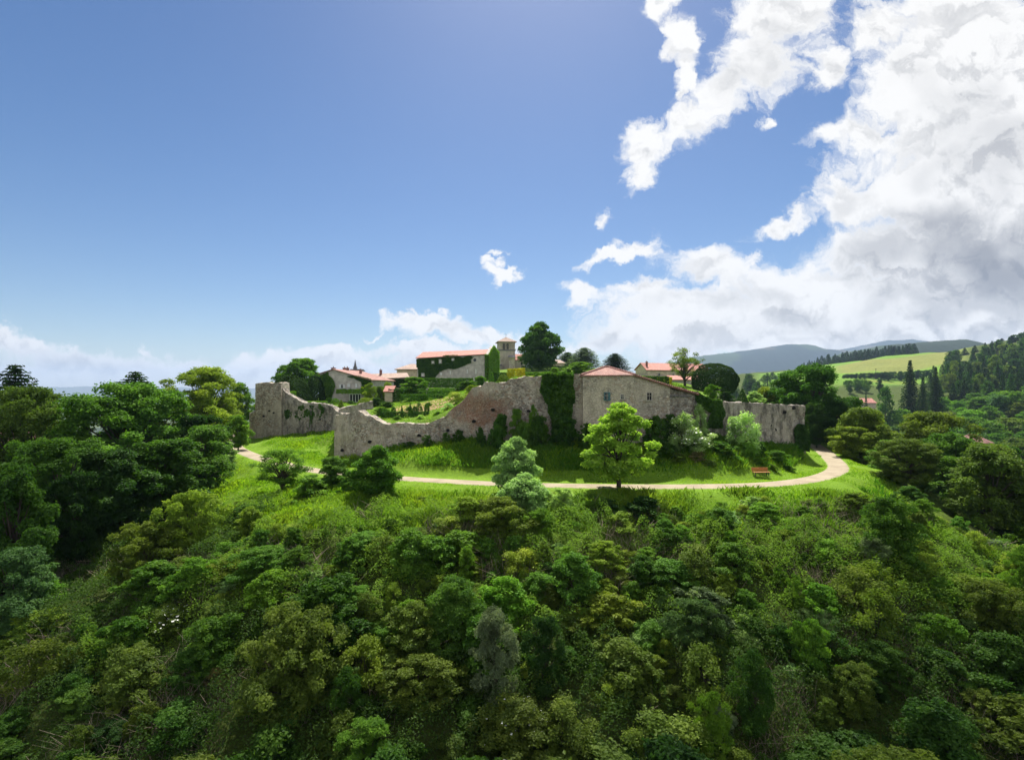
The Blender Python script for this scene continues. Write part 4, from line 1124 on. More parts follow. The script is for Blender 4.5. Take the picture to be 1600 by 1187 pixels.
def plant(name, kind, x, y, h, r, colour, label=None, cat='tree', group=None, variant=None, rz=None, sink=.15, base=None, z=None, flowers=0):
    ps = PROTO[kind]; p = ps[variant if variant is not None else random.randrange(len(ps))]
    z = zg(x, y) if z is None else z
    r = min(r, h * {'bush': 1.0, 'loose': 1.0, 'mound': .9, 'tuft': .45, 'broad': .62, 'giant': .62, 'far_broad': .62}.get(kind, 9))
    o = empty(name, (x, y, z - sink), random.random() * 6.283 if rz is None else rz)
    sx_ = random.uniform(.82, 1.22) if kind in ('bush', 'loose', 'mound') else random.uniform(.94, 1.07)
    o.scale = (r / p['R'] * sx_, r / p['R'] / sx_, h / p['H'])
    if kind in ('bush', 'loose', 'mound'): o.rotation_euler.x = random.gauss(0, .09); o.rotation_euler.y = random.gauss(0, .09)
    cn = 'foliage' if kind in ('bush', 'loose') else 'crown'
    c = new_obj(cn, p['crown'], o); c.color = jitter(COLOURS[colour]) if isinstance(colour, str) else (*colour, 1)
    if p['trunk']: new_obj('stems' if cn == 'foliage' else 'trunk', p['trunk'], o)
    if flowers:
        me = p['crown']; nf = len(me.polygons); pick = rng.choice(nf, min(nf, flowers), replace=False); pts = np.array([me.polygons[int(i)].center for i in pick]); nv = np.array([me.polygons[int(i)].normal for i in pick])
        nv[:, 2] = np.abs(nv[:, 2]) + .6; keep = pts[:, 2] > p['H'] * .35; pts, nv = pts[keep], unit(nv[keep]); V_, Q_, _ = leaves(pts + nv * .05, nv, (.085 if name == 'elder_bush' else .05) * p['H'] / h * rng.uniform(.6, 1.3, len(pts)), np.zeros(len(pts)), .9, 0)
        new_obj('blossom', np_mesh('blossom', V_, Q_, M['flower']), o)
    tag(o, label, cat, group); PLACED.append((x, y, r))
    if label is None: PENDING.append((o, base, *pix(x, y, z + h * .6)))
    return o


def tree_at(name, kind, px, py_top, wpx, Y, colour, label, cat='tree', py_base=None, **kw):
    """tree whose crown top is seen at py_top and whose crown is wpx wide"""
    x = (px - 800) / F * Y; z = zg(x, Y); zt_ = CAMZ - (py_top - HZ) / F * Y; h = max(.6, zt_ - z)
    return plant(name, kind, x, Y, h * 1.02 + .15, wpx / 2 / F * Y, colour, label, cat, z=z, **kw)

# ------------------------------------------------------------------ the named trees and shrubs
T = tree_at
# far left wood
T('spruce', 'conifer', 24, 577, 120, 120, 'blackish green', 'dark ragged conifer rising above the wood at the far left edge', variant=2)
T('broadleaf_tree', 'giant', 45, 611, 165, 66, 'olive green', 'large olive broadleaf tree at the left edge under the dark conifer', variant=0)
T('broadleaf_tree', 'giant', 205, 604, 190, 70, 'mid green', 'huge dark-leaved tree at the left with a conifer top behind it', variant=1)
T('cedar', 'conifer', 212, 586, 110, 92, 'dark green', 'flat-topped dark conifer peeping over the huge left tree', variant=2)
T('walnut_tree', 'giant', 322, 578, 135, 97, 'yellow-green', 'rounded yellow-olive tree left of the square tower', variant=2)
T('broadleaf_tree', 'broad', 372, 600, 46, 120, 'bright green', 'small bright tree in the gap just left of the square tower', variant=0)
T('broadleaf_tree', 'broad', 318, 668, 105, 66, 'mid green', 'mid green tree with light leaf tips right of the huge left tree', variant=1)
T('broadleaf_tree', 'broad', 258, 690, 120, 58, 'deep green', 'deep green tree in front of the huge left tree', variant=2)
T('broadleaf_tree', 'giant', 95, 690, 170, 52, 'deep green', 'broad deep green tree in front of the olive tree at left', variant=2)
T('broadleaf_tree', 'broad', 20, 735, 120, 44, 'deep green', 'dark tree cut by the left edge above the blue-green one', variant=3)
T('broadleaf_tree', 'broad', 180, 706, 125, 53, 'dark green', 'dark tree standing over the shaded hollow on the left', variant=0)
T('broadleaf_tree', 'broad', 120, 742, 90, 49, 'dark green', 'dark lower tree at the left rim of the shaded hollow', variant=3)
T('shrub_tree', 'mound', 312, 768, 90, 47, 'yellow-green', 'yellow-green rounded shrub beside the left hollow')
T('shrub_tree', 'mound', 225, 820, 95, 43, 'olive green', 'olive shrub tree at the lip of the left hollow')
T('broadleaf_tree', 'broad', 22, 862, 120, 40, 'blue-green', 'blue-green tree leaning in at the left edge', variant=1)
T('broadleaf_tree', 'broad', 372, 650, 40, 88, 'bright green', 'small leafy tree beside the path bend at left', variant=1)
T('shrub_tree', 'bush', 352, 690, 48, 78, 'pale green', 'pale bush hanging over the path end at left', cat='shrub')
# middle, around the path
T('airy_tree', 'sparse', 440, 703, 84, 58, 'bright green', 'thin airy tree with visible twigs in front of the left path', variant=1)
T('shrub_tree', 'mound', 522, 714, 64, 57.5, 'mid green', 'dark flat-topped little tree under the front wall corner')
T('shrub_tree', 'bush', 482, 744, 60, 54, 'bright green', 'light green bush between airy tree and dark little tree', cat='shrub')
T('shrub_tree', 'bush', 552, 735, 40, 55, 'mid green', 'small mid green bush left of the dense round tree', cat='shrub')
T('round_tree', 'linden', 589, 699, 72, 53.5, 'mid green', 'dense round tree standing at the path with a long shadow', rz=.4)
T('elder_tree', 'linden', 805, 686, 70, 52.5, 'pale green', 'pale frothy young tree rising in front of the path', rz=.5)
T('elder_tree', 'linden', 820, 742, 76, 48, 'pale green', 'lower pale frothy tree directly under the first one', rz=2.1)
mp = T('maple_tree', 'maple', 967, 634, 106, 53.2, 'bright green', 'lone bright green maple with a bare trunk at the path edge', rz=.9); mp.children[0].color = (.29, .45, .05, 1)
T('elder_tree', 'tuft', 846, 796, 88, 44.5, 'bright green', 'bright leafy tree low between both pale frothy trees and the sapling', variant=0, rz=3.0)
T('elder_tree', 'tuft', 802, 838, 74, 42.5, 'mid green', 'mid green leafy tree lowest in the column under the pale frothy trees', variant=1, rz=.2)
T('elder_tree', 'tuft', 878, 764, 64, 48, 'pale green', 'spindly grey-green sapling between the pale tree and maple', variant=1, rz=2.2)
T('dark_bush', 'bush', 948, 780, 52, 48.5, 'dark green', 'dark bush left under the lone maple', cat='shrub')
T('dark_bush', 'bush', 1003, 776, 84, 48, 'dark green', 'wide dark bush in the shadow of the lone maple', cat='shrub')
T('dark_bush', 'bush', 1040, 826, 56, 44, 'deep green', 'deep green bush right below the maple shadow', cat='shrub')
T('shrub_tree', 'bush', 1086, 803, 48, 47, 'bright green', 'bright rounded bush on the slope below the bench', cat='shrub')
T('shrub_tree', 'loose', 1082, 850, 70, 41, 'olive green', 'hanging olive bush below the bright rounded one', cat='shrub')
# behind the right wall and towards the valley
T('oak_tree', 'broad', 1268, 573, 104, 98, 'deep green', 'big dark spreading tree behind the end of the right wall', variant=3, rz=.3)
T('oak_tree', 'broad', 1226, 594, 48, 102, 'deep green', 'dark lower tree behind the right wall left of the big one', variant=1)
T('oak_tree', 'broad', 1308, 622, 56, 92, 'dark green', 'dark tree right of the path exit under the big tree', variant=2)
T('oak_tree', 'broad', 1276, 632, 42, 90, 'dark green', 'low dark tree filling the gap right of the wall end', variant=0)
T('broadleaf_tree', 'broad', 1350, 640, 92, 84, 'olive green', 'olive tree right of the path bend', variant=0)
T('broadleaf_tree', 'broad', 1330, 668, 64, 80, 'yellow-green', 'yellow-green tree overhanging the grass right of the path bend', variant=1)
T('broadleaf_tree', 'giant', 1452, 648, 140, 86, 'olive green', 'large pale olive tree in the valley wood right of the bend', variant=0)
T('broadleaf_tree', 'broad', 1395, 690, 92, 70, 'mid green', 'bright mid green tree just right of the grassy bend', variant=2)
T('broadleaf_tree', 'broad', 1480, 715, 110, 68, 'mid green', 'wide green tree below the large pale olive one', variant=3)
T('broadleaf_tree', 'broad', 1565, 700, 110, 72, 'deep green', 'deep green tree at the right edge below the brown roof', variant=1)
T('broadleaf_tree', 'broad', 1420, 760, 95, 58, 'deep green', 'deep green tree on the shoulder right of the slope', variant=0)
# shrubs against the wall foot
for px, top, wpx, Yb, c, kind, lab in ((776, 648, 34, 65.8, 'deep green', 'bush', 'tall dark shrub against the wall under the rubble patch'), (752, 668, 18, 66, 'deep green', 'bush', 'small leafy shrub at the wall foot near the stone gap'),
        (808, 640, 26, 65.6, 'bright green', 'tuft', 'bright upright sapling against the wall left of the ivy'), (833, 634, 16, 65.3, 'bright green', 'tuft', 'slim tall sapling beside the ivy curtain'),
        (850, 650, 38, 65, 'deep green', 'bush', 'dark shrub under the ivy curtain'), (884, 652, 40, 64.6, 'deep green', 'bush', 'dark shrub between ivy curtain and house'), (915, 662, 36, 64, 'deep green', 'bush', 'dark shrub at the left foot of the house'),
        (1022, 650, 40, 63.5, 'deep green', 'bush', 'dark shrub under the right house window'), (1050, 648, 36, 64.2, 'deep green', 'bush', 'deep green shrub under the house annex'), (822, 660, 36, 65, 'mid green', 'bush', 'mid green shrub in the row along the wall foot'),
        (640, 690, 22, 69.4, 'deep green', 'bush', 'low shrub at the wall foot under the garden dip'), (718, 672, 20, 67.6, 'deep green', 'bush', 'small shrub at the wall foot under the sloping top'), (697, 676, 14, 68, 'mid green', 'tuft', 'thin weed tuft at the wall foot left of the rubble patch'), (668, 680, 14, 68.5, 'mid green', 'tuft', 'weed tuft at the wall foot below the lowest wall top')):
    T('wall_shrub', kind, px, top, wpx, Yb, c, lab, 'shrub', group='shrubs along the foot of the wall')
for px, top, wpx, Yb, lab in ((1064, 646, 46, 63.5, 'white-flowering elder under the house annex'), (1098, 632, 34, 66, 'tall white-flowering elder at the join of house and right wall'), (1086, 668, 60, 63.5, 'broad flowering elder on top of the bank'), (1163, 645, 46, 65.5, 'pale flowering elder in front of the right wall'), (1146, 652, 26, 66.5, 'small flowering elder left of the pale one by the right wall')):
    T('elder_bush', 'loose' if wpx > 30 else 'tuft', px, top, wpx, Yb, 'pale green', lab, 'shrub', group='elders in front of the right wall', flowers=420)
for px, top, wpx, Yb, c, lab in ((1125, 690, 60, 63, 'mid green', 'rough green bush on the bank below the right wall'), (1090, 705, 54, 61.5, 'brownish', 'brownish dry bush on the bank under the elders'), (1165, 692, 50, 64, 'bright green', 'bright bush on the bank nose below the pale elder'), (1214, 704, 46, 65.5, 'mid green', 'green bush on the bank below the wall end'), (1060, 708, 40, 61, 'olive green', 'olive bush low on the bank right of the maple'),
        (1205, 726, 40, 62.5, 'olive green', 'olive tussock bush behind the bench'), (1150, 722, 44, 61.5, 'bright green', 'bright low bush on the bank left of the bench'), (1250, 712, 24, 70, 'mid green', 'low bush between wall end and path bend'), (1110, 722, 44, 60.5, 'olive green', 'olive bush in the middle of the bank right of the maple'), (1185, 716, 30, 62.5, 'bright green', 'fresh green bush on the bank above the bench'), (1140, 706, 36, 62, 'deep green', 'deep green bush in the hollow of the bank'), (1232, 728, 30, 64, 'deep green', 'deep green bush at the bank end right of the bench'), (1035, 690, 40, 62.5, 'deep green', 'deep green bush on the bank right behind the maple'), (1180, 686, 34, 66.5, 'deep green', 'deep green bush on the bank crest under the pale elder')):
    T('bank_bush', 'bush', px, top, wpx, Yb, c, lab, 'shrub', group='bushes on the bank')

# inside the walls
def topiary(name, fn, n, size, px, py_base, Y, colour, label, cat='hedge', rz=0.0, zoff=0, group=None):
    x = (px - 800) / F * Y; o = new_obj(name, clipped_mesh(fn, n, size)); o.location = (x, Y, zg(x, Y) + zoff); o.rotation_euler = (0, 0, rz); o.color = jitter(COLOURS[colour], .05); return tag(o, label, cat, group)


def m_(pxw, Y): return pxw / F * Y


topiary('yew_dome', dome_pts(m_(33, 117), 4.5, m_(43, 117), .2, -.2), 15000, .16, 455, 625, 117, 'blackish green', 'great dark clipped yew dome behind the tower', 'tree')
topiary('yew_dome', dome_pts(m_(15, 121), 3, m_(40, 121), .2, -.2), 7000, .16, 493, 625, 121, 'blackish green', 'narrower dark clipped yew beside the great dome', 'tree')
T('broadleaf_tree', 'broad', 474, 562, 62, 145, 'bright green', 'light green round tree rising behind the clipped yews', variant=2)
T('broadleaf_tree', 'broad', 446, 572, 40, 146, 'bright green', 'smaller light green tree left behind the clipped yews', variant=0)
topiary('hedge', box_pts(m_(30, 108), 1.6, 1.2), 2600, .12, 495, 629, 108, 'bright green', 'low light hedge on the lawn before the gabled house')
topiary('clipped_cone', cone_pts(m_(6.2, 103), 2.0), 1500, .09, 533, 634, 103, 'yellow-green', 'yellow-green clipped cone on the lawn behind the garden wall', 'topiary')
topiary('clipped_cone', cone_pts(m_(3.6, 108), 1.7), 900, .09, 472, 628, 108, 'yellow-green', 'small clipped cone by the wall next to the tower', 'topiary')
topiary('hedge', box_pts(m_(10, 110), 1.6, 3.2), 1800, .12, 456, 627, 110, 'bright green', 'upright light hedge block right behind the tower')
topiary('bush', dome_pts(m_(8, 112), .9, 1.3), 900, .1, 524, 628, 112, 'mid green', 'round clipped bush at the gabled house', 'shrub')
topiary('porch_vine', box_pts(m_(52, 119), 1.4, .9), 2600, .14, 553, 614, 118.6, 'bright green', 'leafy vine along the porch of the gabled house', 'vine', zoff=2.3)
topiary('bush', dome_pts(m_(15, 108), 1.4, 1.7), 1500, .12, 573, 630, 107, 'yellow-green', 'yellow-green bush at the garden wall end', 'shrub')
T('young_tree', 'tuft', 578, 599, 22, 112, 'yellow-green', 'young yellow-green tree right of the gabled house', variant=0)
T('bush', 'bush', 589, 622, 24, 104, 'dark green', 'dark bush behind the end of the garden wall', cat='shrub')
T('bush', 'bush', 606, 598, 22, 122, 'yellow-green', 'rosy yellow bush over the little garden shed', cat='shrub')
T('bush', 'bush', 594, 604, 20, 118, 'olive green', 'olive bush left of the little garden shed', cat='shrub')
topiary('hedge', box_pts(m_(22, 118), 1.6, 2.8), 2600, .12, 619, 625, 117, 'dark green', 'dark square hedge beside the little garden shed')
T('fruit_tree', 'broad', 647, 590, 64, 116, 'bright green', 'spreading light green fruit tree in front of the barn', variant=1)
topiary('hedge', box_pts(m_(76, 131), 2.0, 3.0), 6500, .15, 700, 607, 129.5, 'deep green', 'long dark hedge in front of the barn', rz=.03)
topiary('hedge', box_pts(m_(46, 112), 1.2, 1.5), 2200, .12, 680, 628, 112, 'deep green', 'low dark hedge above the vegetable bed')
T('fruit_tree', 'tuft', 684, 616, 22, 102, 'mid green', 'small fruit tree at the edge of the vegetable bed', variant=0)
T('weeds', 'loose', 738, 602, 50, 92, 'yellow-green', 'pale yellow-green bush on the rise behind the broken wall top', cat='shrub')
T('weeds', 'loose', 715, 612, 46, 88, 'yellow-green', 'loose pale shrub on the garden slope behind the wall', cat='shrub')
T('weeds', 'loose', 700, 630, 34, 82, 'pale green', 'pale loose shrub just behind the sloping wall top', cat='shrub')
for k, (px, wpx, h, sh) in enumerate(((600, 8, 1.5, 0), (615, 9, 1.7, 1), (628, 6, 1.9, 2), (641, 8, 2.2, 2), (655, 11, 2.0, 1), (667, 9, 1.7, 1), (607, 9, 1.2, 1), (648, 8, 1.5, 1))):
    fn = dome_pts(m_(wpx, 85) / 2, m_(wpx, 85) / 2, h * .62, h * .38, -.9) if sh == 1 else (cone_pts(m_(wpx, 85) / 2, h) if sh == 2 else box_pts(m_(wpx, 85), .8, h))
    topiary('box_bush', fn, 700, .09, px, 655, 85, 'deep green', ['dark box block', 'round box bush', 'clipped box cone'][0 if sh == 0 else 1 if sh == 1 else 2] + ' in the parterre row, ' + ['first', 'third', 'fourth', 'fifth', 'seventh', 'eighth', 'second', 'sixth'][k] + ' from the left', 'topiary', group='clipped bushes of the parterre')
topiary('hedge', box_pts(m_(70, 83), .9, .9), 2600, .09, 634, 657, 83, 'dark green', 'low dark parterre hedge along the dip in the wall')
T('bush', 'bush', 658, 648, 26, 79, 'pale green', 'pale garden bush close behind the dip in the wall', cat='shrub')
T('bush', 'bush', 620, 652, 18, 80, 'bright green', 'light bush low behind the dip in the wall', cat='shrub')
T('bush', 'bush', 684, 644, 22, 79, 'bright green', 'light garden bush at the right of the dip', cat='shrub')
for px, top, wpx, Yg, c, lab in ((690, 622, 30, 100, 'deep green', 'dark garden shrub at the right end of the vegetable bed'), (728, 596, 30, 118, 'mid green', 'green shrub right of the long dark hedge'), (640, 640, 16, 92, 'deep green', 'dark little shrub between vegetable bed and parterre'), (670, 636, 18, 93, 'mid green', 'green little shrub right in the vegetable bed'), (702, 640, 30, 78, 'yellow-green', 'yellow-green shrub just inside the rising wall top'),
        (595, 636, 26, 90, 'bright green', 'bright shrub left of the parterre'), (606, 628, 22, 100, 'deep green', 'dark shrub on the left garden edge'), (628, 608, 24, 124, 'mid green', 'green shrub left of the fruit tree'), (662, 616, 26, 106, 'deep green', 'dark shrub below the fruit tree'), (752, 588, 26, 112, 'bright green', 'bright shrub at the foot of the ivy gable'), (735, 618, 24, 84, 'pale green', 'pale shrub under the yellow-green rise bush'), (548, 626, 16, 112, 'mid green', 'little green shrub at the french door'), (514, 622, 16, 114, 'deep green', 'dark little shrub at the gabled house corner')):
    T('garden_shrub', 'bush', px, top, wpx, Yg, c, lab, 'shrub', group='shrubs of the garden terraces')
topiary('hedge', box_pts(m_(84, 104), 1.2, 1.2), 3000, .12, 668, 634, 104, 'deep green', 'narrow dark hedge over the vegetable bed')
topiary('hedge', box_pts(m_(40, 120), 1.3, 1.4), 2000, .12, 690, 615, 120, 'bright green', 'light hedge on the lawn below the long dark hedge')
topiary('bush', dome_pts(m_(10, 88), 1.1, 1.55, .3), 1600, .1, 787, 596, 88, 'olive green', 'round reddish-olive bush behind the high wall', 'shrub')
topiary('hedge', box_pts(m_(17, 104), 6, 2.2), 3200, .12, 806, 592, 104, 'golden green', 'golden yellow clipped hedge left of the linden', rz=.25)
topiary('hedge', box_pts(m_(36, 118), 1.8, 2.6), 2600, .14, 783, 590, 118, 'dark green', 'dark hedge between barn and golden hedge')
topiary('bush', dome_pts(m_(4.5, 100), .6, 2.0, .3), 900, .1, 768, 597, 100, 'mid green', 'narrow clipped bush by the ivy gable', 'shrub')
T('linden_tree', 'linden', 843, 506, 64, 178, 'deep green', 'great egg-shaped dark linden towering beside the church', rz=.7)
for k, (px, py, wpx, Yh, hh, c, lab) in enumerate(((850, 580, 70, 176, 1.6, 'deep green', 'far dark hedge row under the linden'), (838, 587, 44, 122, 1.6, 'bright green', 'near light hedge row left behind the ivy wall'), (880, 584, 60, 138, 1.2, 'mid green', 'middle hedge row behind the ivy wall'))):
    topiary('hedge', box_pts(m_(wpx, Yh), 1.4, hh), 3200, .15, px, py, Yh, c, lab)
T('bush', 'bush', 866, 574, 20, 112, 'bright green', 'light bush on the bed behind the ivy wall', cat='shrub')
T('bush', 'bush', 838, 588, 9, 92, 'mid green', 'tiny bush at the wall edge left of the ivy', cat='shrub')
T('bush', 'mound', 905, 566, 46, 120, 'bright green', 'bright leafy shrub left of the house roof', cat='shrub')
T('bush', 'bush', 935, 576, 40, 110, 'bright green', 'bright bush directly behind the house roof', cat='shrub')
T('bush', 'bush', 889, 576, 10, 105, 'dark green', 'narrow dark bush beside the ivy wall top', cat='shrub')
T('bush', 'bush', 975, 582, 50, 100, 'mid green', 'green bush behind the right slope of the house roof', cat='shrub')
T('pine_tree', 'conifer', 887, 551, 46, 215, 'blue-green', 'left blue-green pine behind the bright shrub', variant=2); T('pine_tree', 'conifer', 913, 544, 54, 205, 'grey-green', 'taller grey-green pine behind the bright shrub', variant=2)
T('pine_tree', 'conifer', 961, 553, 46, 185, 'blackish green', 'dark round-topped pine behind the house roof', variant=2)
T('bare_tree', 'sparse', 1070, 545, 54, 118, 'olive green', 'half-bare olive tree with branches showing in front of the farmhouse', variant=0)
topiary('yew_dome', dome_pts(m_(35, 108), 4.3, m_(27, 108), 2.6, -.75), 13000, .16, 1118, 612, 108, 'blackish green', 'big round dark yew left of the valley view', 'tree')
topiary('hedge', box_pts(m_(26, 108), 1.8, 1.6), 1800, .12, 1036, 598, 108, 'golden green', 'golden clipped hedge below the farmhouse')
topiary('hedge', box_pts(m_(36, 104), 1.6, 1.6), 2200, .12, 1026, 606, 103, 'dark green', 'dark hedge under the golden hedge')
T('bush', 'bush', 1005, 588, 40, 106, 'bright green', 'bright bush left of the golden hedge', cat='shrub')
T('bush', 'bush', 1063, 602, 30, 86, 'bright green', 'light green bush above the sloping house roof', cat='shrub')
T('bush', 'tuft', 1112, 601, 28, 84, 'bright green', 'light green tufted shrub in front of the round yew', cat='shrub', variant=0)
T('bush', 'bush', 1135, 612, 28, 88, 'dark green', 'dark bush below the round yew', cat='shrub')
topiary('clipped_cone', cone_pts(m_(10.5, 90), 3.1), 1700, .1, 1160, 632, 90, 'dark green', 'dark clipped cone behind the right wall', 'topiary')
T('bush', 'bush', 1190, 606, 50, 105, 'yellow-green', 'yellow-green bush behind the right wall near the cone', cat='shrub')
T('bush', 'bush', 1178, 612, 34, 96, 'pale green', 'pale bush right next to the clipped cone', cat='shrub')

# ------------------------------------------------------------------ ivy
def ivy(name, label, n, size, poly, Yfun, colour, off=.2, depth=.3, gaps=(), thin=-9):
    """leaves over a wall face; poly in photo pixels, Yfun(px) gives the wall's distance"""
    poly = np.array(poly, float); lo, hi = poly.min(0), poly.max(0); P_ = []
    q = rng.uniform(lo, hi, (n * 4, 2)); q = q + 0; c = np.zeros(len(q), bool); k = len(poly)
    wob = np.c_[vnoise(np.c_[q * .09, q[:, :1] * 0]), vnoise(np.c_[q * .09 + 40, q[:, :1] * 0])] * 5 * (hi - lo).min() / 60
    e = q + wob
    for i in range(k):
        x1, y1 = poly[i]; x2, y2 = poly[(i + 1) % k]
        if y1 != y2: kk = ((y1 > e[:, 1]) != (y2 > e[:, 1])) & (e[:, 0] < (x2 - x1) * (e[:, 1] - y1) / (y2 - y1) + x1); c ^= kk
    q = q[c]
    for gx_, gy_, gw, gh in gaps: q = q[(np.abs(q[:, 0] - gx_) > gw * .62 + .4) | (np.abs(q[:, 1] - gy_) > gh * .62 + .4)]
    if thin > -1: q = q[fbm(np.c_[q[:, 0] * .22, q[:, 1] * .09, q[:, 0] * 0 + 6], 4) + .12 * vnoise(np.c_[q * .9, q[:, :1] * 0]) > thin]
    q = q[:n]; Yv = np.array([Yfun(a) for a in q[:, 0]])
    P_ = np.c_[(q[:, 0] - 800) / F * Yv, Yv, CAMZ - (q[:, 1] - HZ) / F * Yv]
    thick = np.clip(.5 + .5 * vnoise(P_ * .9) + .5 * vnoise(P_ * 2.6), .05, 1.5)
    P_[:, 1] -= off + depth * thick * rng.random(len(P_)) ** .5
    f = Fol(); Nm = unit(np.array([0, -.8, .35]) + rng.normal(size=(len(P_), 3)) * .45)
    f.add(*leaves(P_, Nm, size * rng.uniform(.7, 1.3, len(P_)), .5 + .3 * vnoise(P_ * 1.1) + rng.normal(size=len(P_)) * .2, .7))
    o = new_obj(name, f.mesh(name, M['leaf'])); o.color = jitter(COLOURS[colour], .04); return tag(o, label, 'ivy')


def wallY(pts, extra=0.0):
    a = np.array(pts); return lambda px: float(np.interp(px, a[:, 0], a[:, 3])) + extra


fw = wallY(WALL_FRONT); rw = wallY(WALL_RIGHT); cw = wallY(WALL_FAR)
ivy('ivy', 'thick dark ivy curtain hanging down the rampart left of the house', 9000, .15, [(843, 585), (870, 583), (896, 583), (894, 604), (897, 632), (888, 655), (880, 690), (858, 690), (862, 655), (852, 628), (845, 606)], fw, 'deep green', .2, .85)
ivy('ivy', 'ivy mat over the top left of the right wall', 5200, .14, [(1084, 612), (1096, 617), (1112, 624), (1126, 627), (1130, 650), (1128, 668), (1104, 668), (1108, 645), (1090, 640)], rw, 'deep green', .2, .4)
ivy('ivy', 'dark ivy clump on the lower corner of the right wall end', 3200, .15, [(1238, 672), (1244, 662), (1259, 666), (1262, 705), (1240, 704)], rw, 'dark green', .3, .5)
ivy('ivy', 'straggling ivy on the far curtain wall', 1500, .13, [(458, 632), (474, 630), (500, 631), (508, 640), (498, 655), (490, 672), (476, 674), (474, 655), (460, 652)], cw, 'deep green', .1, .15, thin=-.02)
ivy('ivy', 'thin ivy wisps on the far curtain wall next to the tower', 350, .13, [(445, 640), (450, 640), (462, 634), (456, 650), (446, 655)], cw, 'deep green', .1, .12, thin=.08)
bY = lambda px: 143 - 5 * (px - 652) / 105
ivy('ivy', 'ivy spread over the upper left front of the barn', 9000, .2, [(651, 562), (690, 558), (740, 555), (735, 562), (738, 568), (722, 572), (700, 576), (690, 580), (684, 588), (680, 596), (672, 594), (664, 598), (651, 600)], bY, 'deep green', .12, .3, gaps=[(676.5, 566, 4, 4), (688, 564.5, 4, 6), (708, 561.5, 4, 3.5), (661, 585.5, 5, 5), (690, 583.8, 5, 5)])
def side_ivy():
    n = 6000; s_ = rng.uniform(-.3, 10.3, n); top = np.interp(s_, [0, 4.3, 5.4, 10.2], [zt(555, 138), zt(541.5, 142), zt(541.5, 143), zt(552, 148)]); zz = 10.5 + (top + .25 - 10.5) * rng.random(n) ** .8
    P_ = np.c_[gx0.x + gd.x * s_ + .85 + rng.random(n) * .3, gx0.y + gd.y * s_, zz]; k = n // 4
    P_[:k, 0] = gx0.x + rng.random(k) * 1.1; P_[:k, 1] = gx0.y - .1 - rng.random(k) * .25; P_[:k, 2] = 11 + (zt(555, 138) - 10.8) * rng.random(k)
    f = Fol(); Nm = unit(np.array([.6, -.5, .4]) + rng.normal(size=(n, 3)) * .45); f.add(*leaves(P_, Nm, .2 * rng.uniform(.7, 1.3, n), .55 + rng.normal(size=n) * .18, .7))
    o = new_obj('ivy', f.mesh('ivy', M['leaf'])); o.color = jitter(COLOURS['bright green'], .04); tag(o, 'bright ivy covering the right end gable of the barn', 'ivy')


side_ivy()
lY = lambda px: 122 - 2 * (px - 500) / 78
ivy('ivy', 'ivy over the left half of the gabled house', 3600, .19, [(500, 588), (512, 582), (518, 590), (524, 604), (520, 616), (516, 632), (499, 632)], lY, 'mid green', .12, .3)
ivy('ivy', 'ivy under the right roof slope of the gabled house', 2600, .19, [(540, 586), (560, 589), (580, 595), (580, 622), (566, 614), (562, 596)], lY, 'deep green', .12, .3)
ivy('ivy', 'ivy along the front of the linked range', 3400, .19, [(582, 595), (640, 592), (640, 606), (610, 606), (582, 612)], lambda px: 131 + 3 * (px - 581) / 56, 'dark green', .15, .3)

# ------------------------------------------------------------------ filling woods and slope scrub
def free(x, y, r, k=.75, ps=None):
    return all((x - a) ** 2 + (y - b) ** 2 > (k * (r + c)) ** 2 for a, b, c in (ps if ps is not None else PLACED))


def limit(px, table):
    a = np.array(table, float); return float(np.interp(px, a[:, 0], a[:, 1]))


VEG_TOP = [(-200, 612), (0, 612), (60, 622), (110, 634), (160, 630), (250, 640), (320, 655), (352, 712), (385, 785), (430, 812), (520, 826), (600, 832), (650, 782), (700, 774), (760, 774), (900, 778), (960, 784), (1040, 800), (1100, 796), (1180, 784), (1260, 776), (1330, 775), (1372, 748), (1388, 715), (1398, 680), (1430, 660), (1500, 655), (1600, 640), (1800, 630)]
BAND = ((805, 'under the path'), (870, 'high up'), (940, 'upper slope'), (1010, 'mid slope'), (1085, 'low slope'), (5000, 'bottom edge'))
COLS = ((110, 'at the far left'), (240, 'under the left hollow'), (370, 'under the left path end'), (480, 'below the airy tree'), (570, 'below the little dark tree'), (660, 'below the round tree'), (760, 'below the rubble patch'), (850, 'below the frothy trees'), (930, 'below the ivy curtain'), (1030, 'below the lone maple'), (1120, 'below the elders'), (1210, 'below the bench'), (1300, 'below the wall end'), (1400, 'below the path bend'), (1500, 'below the valley wood'), (9999, 'at the far right'))


def where(px, py): return next(b for a, b in BAND if py < a) + ', ' + next(b for a, b in COLS if px < a)


